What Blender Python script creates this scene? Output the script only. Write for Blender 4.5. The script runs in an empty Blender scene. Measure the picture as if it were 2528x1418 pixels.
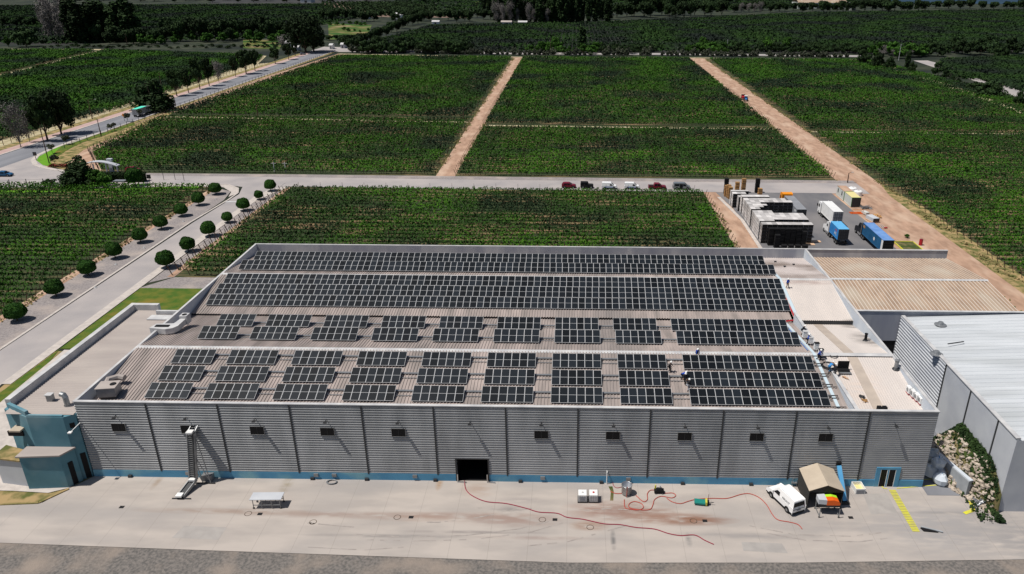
import bpy, math, random
import numpy as np
from mathutils import Vector, Matrix
random.seed(7)
RNG = np.random.default_rng(11)
S = bpy.context.scene
COL = S.collection

# ---------------------------------------------------------------- camera, light, exposure
F_PX, CX, CY = 1850.4, 1388.5, 709.0
PITCH, YAW, ROLL, CAM_H = math.radians(23.120), math.radians(0.796), math.radians(0.251), 60.14
_c, _s = math.cos(PITCH), math.sin(PITCH)
_R1 = np.array([[1, 0, 0], [0, -_s, -_c], [0, _c, -_s]])
_Ry = np.array([[math.cos(YAW), math.sin(YAW), 0], [-math.sin(YAW), math.cos(YAW), 0], [0, 0, 1]])
_Rr = np.array([[math.cos(ROLL), -math.sin(ROLL), 0], [math.sin(ROLL), math.cos(ROLL), 0], [0, 0, 1]])
CM = _Rr @ _R1 @ _Ry            # rows: right, down, forward
cam_d = bpy.data.cameras.new('camera')
cam_d.sensor_width = 36.0
cam_d.lens = F_PX / 2528 * 36.0
cam_d.shift_x = (1264 - CX) / 2528
cam_d.clip_start = 1.0
cam_d.clip_end = 20000
cam = bpy.data.objects.new('camera', cam_d)
COL.objects.link(cam)
m4 = Matrix.Identity(4)
for i in range(3):
    m4[i][0], m4[i][1], m4[i][2] = CM[0][i], -CM[1][i], -CM[2][i]
m4[0][3], m4[1][3], m4[2][3] = 0, 0, CAM_H
cam.matrix_world = m4
S.camera = cam

SUN_DIR = Vector((0.46, 0.13, -1.0)).normalized()      # the way the light travels
w = bpy.data.worlds.new('World'); S.world = w; w.use_nodes = True
nt = w.node_tree; nt.nodes.clear()
sky = nt.nodes.new('ShaderNodeTexSky'); sky.sky_type = 'NISHITA'; sky.sun_disc = False
sky.sun_elevation = math.asin(-SUN_DIR.z)
sky.sun_rotation = math.atan2(-SUN_DIR.x, -SUN_DIR.y)
bg = nt.nodes.new('ShaderNodeBackground'); bg.inputs['Strength'].default_value = 0.055
wo = nt.nodes.new('ShaderNodeOutputWorld')
nt.links.new(sky.outputs[0], bg.inputs[0]); nt.links.new(bg.outputs[0], wo.inputs[0])
sl = bpy.data.lights.new('sun', 'SUN'); sl.energy = 4.6; sl.angle = math.radians(0.5); sl.color = (1.0, 0.95, 0.88)
sun = bpy.data.objects.new('sun', sl); COL.objects.link(sun)
sun.rotation_euler = SUN_DIR.to_track_quat('-Z', 'Y').to_euler()
S.view_settings.view_transform = 'Standard'; S.view_settings.look = 'None'
S.view_settings.exposure = 0.0; S.view_settings.gamma = 1.0
S.cycles.max_bounces = 5

# ---------------------------------------------------------------- survey helpers
def ray(px, py):
    return CM.T @ np.array([(px - CX) / F_PX, (py - CY) / F_PX, 1.0])
def at(px, py, z=0.0):
    """ground position (x, y) of a point seen in the survey photo, on the level z"""
    d = ray(px, py); t = (z - CAM_H) / d[2]
    return float(d[0] * t), float(d[1] * t)
def depth(x, y, z=0.0):
    return float(CM[2] @ np.array([x, y, z - CAM_H]))
def metres(x, y, px):
    return px * depth(x, y) / F_PX

# ---------------------------------------------------------------- materials
MATS = {}
def nn(nt, t, **kw):
    n = nt.nodes.new(t)
    for k, v in kw.items(): setattr(n, k, v)
    return n
def mat(name, col, rough=0.8, col2=None, scale=1.0, metal=0.0, stretch=(1, 1, 1), detail=4.0, lo=0.35, hi=0.65,
        bump=0.0, bscale=8.0, spec=0.3, col3=None, scale3=0.1, lo3=0.5, hi3=0.7, objrand=0.0, emit=0.0):
    """surface with one or two noise layers in world metres"""
    m = bpy.data.materials.new(name); m.use_nodes = True
    nt = m.node_tree; b = nt.nodes['Principled BSDF']
    b.inputs['Roughness'].default_value = rough; b.inputs['Metallic'].default_value = metal
    b.inputs['Specular IOR Level'].default_value = spec
    out = None
    L = nt.links
    geo = nn(nt, 'ShaderNodeNewGeometry')
    def noise(sc, det, st):
        mp = nn(nt, 'ShaderNodeMapping'); mp.inputs['Scale'].default_value = st
        L.new(geo.outputs['Position'], mp.inputs[0])
        no = nn(nt, 'ShaderNodeTexNoise'); no.inputs['Scale'].default_value = sc; no.inputs['Detail'].default_value = det
        L.new(mp.outputs[0], no.inputs['Vector']); return no.outputs[0]
    def ramp(src, a, c):
        r = nn(nt, 'ShaderNodeMapRange'); r.inputs[1].default_value = a; r.inputs[2].default_value = c
        L.new(src, r.inputs[0]); return r.outputs[0]
    def mix(f, a, c):
        x = nn(nt, 'ShaderNodeMix', data_type='RGBA')
        L.new(f, x.inputs[0])
        for s, i in ((a, 6), (c, 7)):
            if isinstance(s, tuple): x.inputs[i].default_value = (*s, 1)
            else: L.new(s, x.inputs[i])
        return x.outputs[2]
    if col2 is not None:
        out = mix(ramp(noise(scale, detail, stretch), lo, hi), col, col2)
    if col3 is not None:
        out = mix(ramp(noise(scale3, 3.0, stretch), lo3, hi3), out if out is not None else col, col3)
    if objrand > 0:
        oi = nn(nt, 'ShaderNodeObjectInfo')
        r = nn(nt, 'ShaderNodeMapRange'); r.inputs[3].default_value = 1 - objrand; r.inputs[4].default_value = 1 + objrand
        L.new(oi.outputs['Random'], r.inputs[0])
        h = nn(nt, 'ShaderNodeHueSaturation')
        L.new(r.outputs[0], h.inputs['Value'])
        if out is None: h.inputs['Color'].default_value = (*col, 1)
        else: L.new(out, h.inputs['Color'])
        out = h.outputs[0]
    if out is None: b.inputs['Base Color'].default_value = (*col, 1)
    else: L.new(out, b.inputs['Base Color'])
    if bump > 0:
        bp = nn(nt, 'ShaderNodeBump'); bp.inputs['Strength'].default_value = bump; bp.inputs['Distance'].default_value = 0.05
        L.new(noise(bscale, 5.0, (1, 1, 1)), bp.inputs['Height']); L.new(bp.outputs[0], b.inputs['Normal'])
    MATS[name] = m
    return m

def add_stains(m, stains):
    """spills and wear with their own soft outline: (x, y, rx, ry, colour, strength)"""
    nt = m.node_tree; L = nt.links; b = nt.nodes['Principled BSDF']
    src = b.inputs['Base Color'].links[0].from_socket
    geo = nn(nt, 'ShaderNodeNewGeometry')
    no = nn(nt, 'ShaderNodeTexNoise'); no.inputs['Scale'].default_value = 0.8; no.inputs['Detail'].default_value = 7
    mp0 = nn(nt, 'ShaderNodeMapping'); mp0.inputs['Scale'].default_value = (0.45, 1.7, 1)
    L.new(geo.outputs['Position'], mp0.inputs[0]); L.new(mp0.outputs[0], no.inputs['Vector'])
    for x, y, rx, ry, c, k in stains:
        mp = nn(nt, 'ShaderNodeMapping'); mp.vector_type = 'POINT'
        mp.inputs['Scale'].default_value = (1 / rx, 1 / ry, 0); mp.inputs['Location'].default_value = (-x / rx, -y / ry, 0)
        L.new(geo.outputs['Position'], mp.inputs[0])
        ln = nn(nt, 'ShaderNodeVectorMath', operation='LENGTH'); L.new(mp.outputs[0], ln.inputs[0])
        r = nn(nt, 'ShaderNodeMapRange'); r.inputs[1].default_value = 1.15; r.inputs[2].default_value = 0.2
        L.new(ln.outputs['Value'], r.inputs[0])
        mu = nn(nt, 'ShaderNodeMath', operation='MULTIPLY')
        r2 = nn(nt, 'ShaderNodeMapRange'); r2.inputs[1].default_value = 0.30; r2.inputs[2].default_value = 0.56
        L.new(no.outputs[0], r2.inputs[0]); L.new(r.outputs[0], mu.inputs[0]); L.new(r2.outputs[0], mu.inputs[1])
        m2 = nn(nt, 'ShaderNodeMath', operation='MULTIPLY'); m2.inputs[1].default_value = k; L.new(mu.outputs[0], m2.inputs[0])
        x2 = nn(nt, 'ShaderNodeMix', data_type='RGBA'); L.new(m2.outputs[0], x2.inputs[0]); L.new(src, x2.inputs[6])
        x2.inputs[7].default_value = (*c, 1); src = x2.outputs[2]
    L.new(src, b.inputs['Base Color'])

def add_joints(m, dx, dy, ox, oy, col, wid=0.05):
    """saw-cut slab joints on a world grid"""
    nt = m.node_tree; L = nt.links; b = nt.nodes['Principled BSDF']
    src = b.inputs['Base Color'].links[0].from_socket
    geo = nn(nt, 'ShaderNodeNewGeometry'); sp = nn(nt, 'ShaderNodeSeparateXYZ'); L.new(geo.outputs['Position'], sp.inputs[0])
    fs = []
    for s, d, o in ((sp.outputs[0], dx, ox), (sp.outputs[1], dy, oy)):
        a = nn(nt, 'ShaderNodeMath', operation='ADD'); a.inputs[1].default_value = o; L.new(s, a.inputs[0])
        p = nn(nt, 'ShaderNodeMath', operation='PINGPONG'); p.inputs[1].default_value = d / 2; L.new(a.outputs[0], p.inputs[0])
        l = nn(nt, 'ShaderNodeMath', operation='LESS_THAN'); l.inputs[1].default_value = wid; L.new(p.outputs[0], l.inputs[0]); fs.append(l.outputs[0])
    mx = nn(nt, 'ShaderNodeMath', operation='MAXIMUM'); L.new(fs[0], mx.inputs[0]); L.new(fs[1], mx.inputs[1])
    k = nn(nt, 'ShaderNodeMath', operation='MULTIPLY'); k.inputs[1].default_value = 0.35; L.new(mx.outputs[0], k.inputs[0])
    x2 = nn(nt, 'ShaderNodeMix', data_type='RGBA'); L.new(k.outputs[0], x2.inputs[0]); L.new(src, x2.inputs[6]); x2.inputs[7].default_value = (*col, 1)
    L.new(x2.outputs[2], b.inputs['Base Color'])

# ---------------------------------------------------------------- mesh builder
class MB:
    def __init__(s): s.v = []; s.f = []; s.m = []; s.smooth = False
    def face(s, pts, mi=0):
        n = len(s.v); s.v += [tuple(p) for p in pts]; s.f.append(tuple(range(n, n + len(pts)))); s.m.append(mi)
    def box(s, x0, x1, y0, y1, z0, z1, mi=0, R=None):
        n = len(s.v)
        P = [(x0, y0, z0), (x1, y0, z0), (x1, y1, z0), (x0, y1, z0), (x0, y0, z1), (x1, y0, z1), (x1, y1, z1), (x0, y1, z1)]
        if R is not None: P = [tuple(R @ Vector(p)) for p in P]
        s.v += P
        for f in ((0, 3, 2, 1), (4, 5, 6, 7), (0, 1, 5, 4), (1, 2, 6, 5), (2, 3, 7, 6), (3, 0, 4, 7)):
            s.f.append(tuple(n + i for i in f)); s.m.append(mi)
        return s
    def bar(s, a, b, w=0.1, h=None, mi=0):
        a = Vector(a); b = Vector(b); d = b - a; L = d.length
        if L < 1e-6: return s
        h = h or w
        q = d.to_track_quat('X', 'Z').to_matrix().to_4x4(); q.translation = a
        return s.box(0, L, -w / 2, w / 2, -h / 2, h / 2, mi, q)
    def prism(s, poly, z0, z1, mi=0, top_mi=None):
        n = len(s.v); k = len(poly)
        s.v += [(p[0], p[1], z0) for p in poly] + [(p[0], p[1], z1) for p in poly]
        s.f.append(tuple(n + i for i in reversed(range(k)))); s.m.append(mi)
        s.f.append(tuple(n + k + i for i in range(k))); s.m.append(mi if top_mi is None else top_mi)
        for i in range(k):
            j = (i + 1) % k; s.f.append((n + i, n + j, n + k + j, n + k + i)); s.m.append(mi)
        return s
    def extrude(s, prof, a, b, axis='x', mi=0, caps=True, closed=True):
        """profile [(u, v)] swept along an axis; axis x: (u,v)=(y,z); axis y: (u,v)=(x,z)"""
        n = len(s.v); k = len(prof)
        def P(t, u, v): return (t, u, v) if axis == 'x' else (u, t, v)
        s.v += [P(a, u, v) for u, v in prof] + [P(b, u, v) for u, v in prof]
        for i in range(k if closed else k - 1):
            j = (i + 1) % k; s.f.append((n + i, n + j, n + k + j, n + k + i)); s.m.append(mi)
        if caps and closed:
            s.f.append(tuple(n + i for i in range(k))); s.m.append(mi)
            s.f.append(tuple(n + k + i for i in reversed(range(k)))); s.m.append(mi)
        return s
    def tube(s, pts, r, n=8, mi=0, caps=True):
        pts = [Vector(p) for p in pts]; rs = r if isinstance(r, (list, tuple)) else [r] * len(pts)
        base = len(s.v); up = Vector((0, 0, 1))
        for i, p in enumerate(pts):
            t = (pts[min(i + 1, len(pts) - 1)] - pts[max(i - 1, 0)])
            if t.length < 1e-6: t = Vector((0, 0, 1))
            t.normalize()
            a = t.cross(up if abs(t.z) < 0.95 else Vector((1, 0, 0))).normalized(); b = t.cross(a)
            for k in range(n):
                g = 2 * math.pi * k / n
                s.v.append(tuple(p + (a * math.cos(g) + b * math.sin(g)) * rs[i]))
        for i in range(len(pts) - 1):
            for k in range(n):
                k2 = (k + 1) % n
                s.f.append((base + i * n + k, base + i * n + k2, base + (i + 1) * n + k2, base + (i + 1) * n + k)); s.m.append(mi)
        if caps:
            s.f.append(tuple(base + k for k in reversed(range(n)))); s.m.append(mi)
            s.f.append(tuple(base + (len(pts) - 1) * n + k for k in range(n))); s.m.append(mi)
        return s
    def lathe(s, prof, n=16, c=(0, 0, 0), mi=0):
        base = len(s.v)
        for r, z in prof:
            for k in range(n):
                g = 2 * math.pi * k / n; s.v.append((c[0] + r * math.cos(g), c[1] + r * math.sin(g), c[2] + z))
        for i in range(len(prof) - 1):
            for k in range(n):
                k2 = (k + 1) % n
                s.f.append((base + i * n + k, base + i * n + k2, base + (i + 1) * n + k2, base + (i + 1) * n + k)); s.m.append(mi)
        return s
    def ball(s, c, r, n=8, mi=0, jit=0.0):
        base = len(s.v); rr = r if isinstance(r, (tuple, list)) else (r, r, r)
        for i in range(n // 2 + 1):
            th = math.pi * i / (n // 2)
            for k in range(n):
                g = 2 * math.pi * k / n; j = 1 + random.uniform(-jit, jit)
                s.v.append((c[0] + rr[0] * j * math.sin(th) * math.cos(g), c[1] + rr[1] * j * math.sin(th) * math.sin(g), c[2] + rr[2] * j * math.cos(th)))
        for i in range(n // 2):
            for k in range(n):
                k2 = (k + 1) % n
                s.f.append((base + i * n + k, base + (i + 1) * n + k, base + (i + 1) * n + k2, base + i * n + k2)); s.m.append(mi)
        return s
    def mesh(s, name, mats):
        me = bpy.data.meshes.new(name); me.from_pydata(s.v, [], s.f)
        for m in (mats if isinstance(mats, (list, tuple)) else [mats]): me.materials.append(MATS[m] if isinstance(m, str) else m)
        if any(s.m): me.polygons.foreach_set('material_index', s.m)
        if s.smooth: me.polygons.foreach_set('use_smooth', [True] * len(s.f))
        me.update(); return me
    def build(s, name, mats, parent=None):
        return link(name, s.mesh(name, mats), parent)

def link(name, me, parent=None):
    o = bpy.data.objects.new(name, me); COL.objects.link(o)
    if parent is not None: o.parent = parent
    return o
def tag(o, label=None, cat=None, group=None, kind=None):
    if label: o['label'] = label
    if cat: o['category'] = cat
    if group: o['group'] = group
    if kind: o['kind'] = kind
    return o
def thing(name, label, cat, loc=(0, 0, 0), rz=0.0, group=None):
    o = bpy.data.objects.new(name, None); COL.objects.link(o)
    o.location = loc; o.rotation_euler = (0, 0, rz); o.empty_display_size = 0.2
    return tag(o, label, cat, group)
def structure(name, mb, mats):
    return tag(mb.build(name, mats), kind='structure')
def dup(root, loc=None, rz=None, label=None, group=None, scale=None):
    r = root.copy(); COL.objects.link(r)
    if loc is not None: r.location = loc
    if rz is not None: r.rotation_euler = (0, 0, rz)
    if scale is not None: r.scale = scale
    if label: r['label'] = label
    if group: r['group'] = group
    for ch in KIDS.get(root.name, ()):
        c = ch.copy(); COL.objects.link(c); c.parent = r
        for g in KIDS.get(ch.name, ()):
            d = g.copy(); COL.objects.link(d); d.parent = c
    return r
KIDS = {}
def proto(root):
    for o in [root] + list(root.children):
        KIDS[o.name] = list(o.children)
    return root

def quads_mesh(name, P, N, size, m, aspect=1.0, jitter=0.35):
    """numpy: one small leaf clump (quad) per point"""
    n = len(P)
    N = N / (np.linalg.norm(N, axis=1, keepdims=True) + 1e-9)
    A = np.cross(N, RNG.normal(size=(n, 3))); A /= (np.linalg.norm(A, axis=1, keepdims=True) + 1e-9)
    B = np.cross(N, A)
    sz = (np.asarray(size) * (1 + jitter * RNG.uniform(-1, 1, n)))[:, None] * 0.5
    V = np.stack([P - A * sz - B * sz * aspect, P + A * sz * 0.6 - B * sz * aspect, P + A * sz + B * sz * aspect * 0.8, P - A * sz * 0.5 + B * sz * aspect], 1).reshape(-1, 3)
    me = bpy.data.meshes.new(name)
    me.vertices.add(4 * n); me.vertices.foreach_set('co', V.astype(np.float32).ravel())
    me.loops.add(4 * n); me.loops.foreach_set('vertex_index', np.arange(4 * n, dtype=np.int32))
    me.polygons.add(n); me.polygons.foreach_set('loop_start', np.arange(0, 4 * n, 4, dtype=np.int32))
    me.polygons.foreach_set('loop_total', np.full(n, 4, dtype=np.int32))
    me.materials.append(MATS[m] if isinstance(m, str) else m)
    me.update(); me.validate()
    return me

# ---------------------------------------------------------------- material list
mat('ground_far', (0.018, 0.028, 0.014), 1.0, (0.050, 0.055, 0.035), 0.12, detail=8, lo=.42, hi=.62, col3=(0.012, 0.018, 0.013), scale3=0.03, lo3=.45, hi3=.6)
mat('soil', (0.030, 0.044, 0.014), 1.0, (0.22, 0.15, 0.08), 0.30, stretch=(0.22, 1.6, 1), lo=0.47, hi=0.63, col3=(0.030, 0.045, 0.016), scale3=0.05, lo3=0.45, hi3=0.6)
mat('dirt', (0.44, 0.285, 0.20), 1.0, (0.31, 0.195, 0.135), 0.6, col3=(0.50, 0.36, 0.265), scale3=0.25, bump=0.4, stretch=(1, 0.35, 1))
mat('sand_strip', (0.50, 0.44, 0.30), 1.0, (0.30, 0.25, 0.13), 0.5)
mat('dry_verge', (0.35, 0.25, 0.12), 1.0, (0.10, 0.11, 0.03), 0.5, lo=0.4, hi=0.6, bump=0.5)
mat('light_road', (0.36, 0.33, 0.32), 0.95, (0.30, 0.28, 0.28), 0.15, col3=(0.42, 0.38, 0.36), scale3=0.05)
mat('kerb', (0.52, 0.47, 0.43), 0.95, (0.42, 0.38, 0.35), 1.0)
mat('highway', (0.16, 0.165, 0.185), 0.9, (0.215, 0.22, 0.24), 0.3, stretch=(1, 0.1, 1))
mat('pink_path', (0.47, 0.33, 0.30), 0.95, (0.40, 0.28, 0.26), 0.5)
mat('gravel', (0.30, 0.27, 0.26), 1.0, (0.20, 0.18, 0.18), 2.5, bump=0.8, bscale=12, col3=(0.36, 0.31, 0.28), scale3=0.2)
mat('dark_gravel', (0.20, 0.18, 0.165), 1.0, (0.105, 0.10, 0.095), 3.0, bump=1.0, bscale=9, col3=(0.27, 0.225, 0.19), scale3=0.18)
mat('yard_asphalt', (0.125, 0.125, 0.135), 0.9, (0.165, 0.16, 0.165), 0.25, col3=(0.20, 0.19, 0.19), scale3=0.06, stretch=(1, 0.5, 1))
mat('concrete_yard', (0.425, 0.38, 0.345), 0.9, (0.355, 0.32, 0.295), 0.45, detail=9, lo=.4, hi=.62, col3=(0.30, 0.28, 0.27), scale3=0.16, lo3=.5, hi3=.75, stretch=(0.3, 1, 1), bump=0.05)
mat('lawn', (0.045, 0.105, 0.010), 1.0, (0.12, 0.135, 0.018), 0.5, col3=(0.24, 0.15, 0.03), scale3=0.12, lo3=0.56, hi3=0.75, bump=0.6, bscale=20)
mat('bright_lawn', (0.085, 0.25, 0.008), 1.0, (0.12, 0.28, 0.012), 0.4, bump=0.5, bscale=15)
mat('vine_leaf_air_toned', (0.021, 0.068, 0.008), 0.85, (0.048, 0.120, 0.013), 0.7, detail=6, col3=(0.016, 0.030, 0.016), scale3=0.03, lo3=0.42, hi3=0.62, spec=0.08)  # darker copy of vine_leaf, toning by distant air put into its colour
mat('vine_leaf', (0.025, 0.092, 0.005), 0.8, (0.064, 0.165, 0.011), 0.9, detail=6, col3=(0.014, 0.032, 0.012), scale3=0.035, lo3=0.42, hi3=0.62, spec=0.15)
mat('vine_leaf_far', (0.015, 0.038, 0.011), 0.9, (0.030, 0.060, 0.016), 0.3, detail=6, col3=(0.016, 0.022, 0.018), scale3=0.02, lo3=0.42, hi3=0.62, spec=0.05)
mat('weed', (0.09, 0.105, 0.03), 0.95, (0.26, 0.20, 0.09), 0.6)
mat('leaf_dark', (0.012, 0.026, 0.010), 0.85, (0.026, 0.050, 0.014), 0.5, objrand=0.35, spec=0.15)
mat('leaf_green', (0.024, 0.070, 0.010), 0.85, (0.045, 0.11, 0.014), 0.5, objrand=0.3, spec=0.15)
mat('leaf_bright', (0.10, 0.25, 0.012), 0.85, (0.16, 0.32, 0.02), 0.5, spec=0.15)
mat('leaf_olive', (0.045, 0.055, 0.035), 0.9, (0.075, 0.085, 0.055), 0.8, objrand=0.3)
mat('leaf_topiary', (0.014, 0.050, 0.008), 0.85, (0.030, 0.085, 0.010), 1.2, objrand=0.15, spec=0.15)
mat('twig', (0.13, 0.12, 0.115), 1.0, (0.20, 0.185, 0.175), 0.6, objrand=0.2)
mat('bark', (0.075, 0.055, 0.042), 1.0, (0.12, 0.09, 0.07), 2.0)
mat('post_wood', (0.12, 0.07, 0.05), 1.0, (0.07, 0.045, 0.035), 3.0)
mat('clad', (0.36, 0.37, 0.38), 0.5, (0.275, 0.285, 0.295), 0.5, metal=0.15, col3=(0.42, 0.43, 0.44), scale3=0.12, stretch=(1, 1, 0.22))
mat('clad_light', (0.37, 0.375, 0.385), 0.55, (0.30, 0.31, 0.325), 0.4, metal=0.2)
mat('joint_dark', (0.05, 0.052, 0.055), 0.8)
mat('coping', (0.56, 0.555, 0.55), 0.6, (0.42, 0.42, 0.43), 0.7)
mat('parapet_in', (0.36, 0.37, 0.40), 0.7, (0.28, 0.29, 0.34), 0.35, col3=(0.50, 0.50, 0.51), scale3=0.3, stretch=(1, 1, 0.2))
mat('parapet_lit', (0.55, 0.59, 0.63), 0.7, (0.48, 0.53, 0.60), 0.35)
mat('plinth', (0.10, 0.30, 0.47), 0.8, (0.08, 0.25, 0.41), 0.4, col3=(0.20, 0.40, 0.47), scale3=0.3)
mat('teal_wall', (0.115, 0.25, 0.305), 0.9, (0.085, 0.20, 0.25), 0.35, col3=(0.20, 0.31, 0.345), scale3=0.2)
mat('roof_main', (0.385, 0.325, 0.30), 0.8, (0.235, 0.205, 0.19), 0.7, stretch=(1, 0.12, 1), col3=(0.19, 0.175, 0.17), scale3=0.055, lo3=0.55, hi3=0.8)
mat('roof_wing', (0.60, 0.545, 0.505), 0.8, (0.52, 0.475, 0.445), 0.25, stretch=(1, 0.3, 1))
mat('roof_stained', (0.48, 0.43, 0.41), 0.8, (0.22, 0.18, 0.16), 0.2, lo=0.45, hi=0.7, stretch=(0.6, 1.0, 1))
mat('roof_tan', (0.37, 0.27, 0.195), 0.9, (0.28, 0.20, 0.145), 0.8, stretch=(1, 0.5, 1), col3=(0.40, 0.34, 0.27), scale3=0.2)
mat('roof_rib_pale', (0.58, 0.51, 0.44), 0.8)
mat('roof_annex', (0.40, 0.355, 0.325), 0.8, (0.34, 0.30, 0.28), 0.4, stretch=(0.3, 1, 1))
mat('roof_white', (0.55, 0.575, 0.60), 0.65, (0.46, 0.485, 0.51), 0.35, stretch=(0.25, 1.5, 1), col3=(0.38, 0.40, 0.41), scale3=0.2, lo3=.5, hi3=.75)
mat('wall_grey', (0.50, 0.52, 0.55), 0.8, (0.42, 0.44, 0.48), 0.3)
mat('skylight_band', (0.47, 0.40, 0.335), 0.7, (0.40, 0.34, 0.29), 0.6)
mat('glass_dark', (0.006, 0.007, 0.009), 0.25, spec=0.15)
mat('black', (0.006, 0.006, 0.007), 0.8)
mat('dark_metal', (0.05, 0.052, 0.056), 0.5, metal=0.4)
mat('grey_metal', (0.30, 0.31, 0.32), 0.45, (0.24, 0.25, 0.26), 1.5, metal=0.5)
mat('bright_metal', (0.55, 0.56, 0.57), 0.3, (0.42, 0.43, 0.45), 3.0, metal=0.8)
mat('white_paint', (0.80, 0.80, 0.79), 0.35, (0.73, 0.73, 0.72), 0.8)
mat('cell', (0.009, 0.012, 0.016), 0.42, spec=0.16, objrand=0.5)
mat('panel_frame', (0.50, 0.51, 0.52), 0.45)
mat('concrete_wall', (0.36, 0.38, 0.40), 0.9, (0.27, 0.29, 0.31), 0.8)
mat('yellow', (0.62, 0.60, 0.03), 0.8, (0.50, 0.46, 0.10), 1.5)
mat('rock', (0.50, 0.43, 0.36), 1.0, (0.30, 0.25, 0.20), 0.8)
mat('bank_soil', (0.16, 0.13, 0.06), 1.0, (0.045, 0.07, 0.015), 0.4, lo=0.42, hi=0.58)
mat('tray_blue', (0.50, 0.60, 0.66), 0.5)
mat('red_hose', (0.40, 0.075, 0.055), 0.6)
mat('dark_red_hose', (0.27, 0.035, 0.06), 0.6)
mat('red', (0.42, 0.02, 0.03), 0.4)
mat('dark_red', (0.17, 0.012, 0.028), 0.3)
mat('orange', (0.80, 0.28, 0.01), 0.45)
mat('lime', (0.40, 0.75, 0.03), 0.5)
mat('vermilion', (0.75, 0.12, 0.01), 0.5)
mat('blue', (0.03, 0.20, 0.50), 0.5, (0.04, 0.25, 0.58), 0.5)
mat('pale_blue', (0.10, 0.36, 0.66), 0.55, (0.13, 0.42, 0.70), 0.6)
mat('deep_blue', (0.012, 0.085, 0.19), 0.5, (0.018, 0.11, 0.24), 0.5)
mat('tarp_blue', (0.10, 0.22, 0.50), 0.6, (0.16, 0.30, 0.58), 0.5)
mat('jacket_blue', (0.02, 0.07, 0.40), 0.8)
mat('cloth_dark', (0.012, 0.013, 0.018), 0.9)
mat('skin', (0.42, 0.25, 0.17), 0.7)
mat('helmet', (0.82, 0.82, 0.80), 0.35)
mat('green_plastic', (0.015, 0.20, 0.17), 0.5)
mat('tent_cloth', (0.47, 0.40, 0.315), 0.9, (0.42, 0.355, 0.28), 0.8)
mat('tent_side', (0.045, 0.043, 0.040), 0.95)
mat('bin_white', (0.58, 0.56, 0.55), 0.7, (0.47, 0.45, 0.44), 0.9, objrand=0.2)
mat('bin_grey', (0.40, 0.385, 0.38), 0.7, (0.30, 0.29, 0.285), 0.9, objrand=0.25)
mat('tyre_mark', (0.27, 0.24, 0.225), 0.95, (0.36, 0.325, 0.30), 0.9)
mat('patch', (0.37, 0.345, 0.325), 0.95, (0.31, 0.29, 0.275), 0.7)
mat('bin_pale_blue', (0.25, 0.42, 0.62), 0.6, objrand=0.12)
mat('bin_dark', (0.010, 0.010, 0.011), 0.7)
mat('bin_tan', (0.42, 0.24, 0.10), 0.8, objrand=0.2)
mat('timber', (0.60, 0.40, 0.26), 0.9)
mat('van_white', (0.82, 0.82, 0.82), 0.25)
mat('silver', (0.35, 0.37, 0.39), 0.3, metal=0.6)
mat('teal_load', (0.10, 0.75, 0.55), 0.6)
mat('tyre', (0.012, 0.012, 0.012), 0.9)
mat('box_grey', (0.26, 0.27, 0.29), 0.6, (0.22, 0.23, 0.25), 0.5)
mat('box_pale', (0.55, 0.57, 0.54), 0.6)
mat('box_yellow', (0.66, 0.58, 0.27), 0.7)
mat('trim_green', (0.08, 0.30, 0.06), 0.6)
mat('tail_red', (0.45, 0.01, 0.02), 0.3)
mat('flower_red', (0.30, 0.03, 0.035), 0.9, (0.05, 0.08, 0.02), 1.2)
mat('far_field_a', (0.020, 0.022, 0.020), 1.0, (0.034, 0.034, 0.032), 0.03)
mat('far_field_b', (0.050, 0.048, 0.048), 1.0, (0.032, 0.034, 0.034), 0.02, stretch=(0.2, 1, 1))
mat('far_tan', (0.20, 0.135, 0.105), 1.0, (0.15, 0.11, 0.085), 0.06)
mat('far_green', (0.030, 0.085, 0.010), 1.0, (0.13, 0.12, 0.03), 0.05, detail=8, lo=.45, hi=.58, col3=(0.26, 0.20, 0.12), scale3=0.05, lo3=0.55)
mat('far_blue', (0.010, 0.032, 0.060), 1.0, (0.016, 0.045, 0.08), 0.004)

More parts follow.
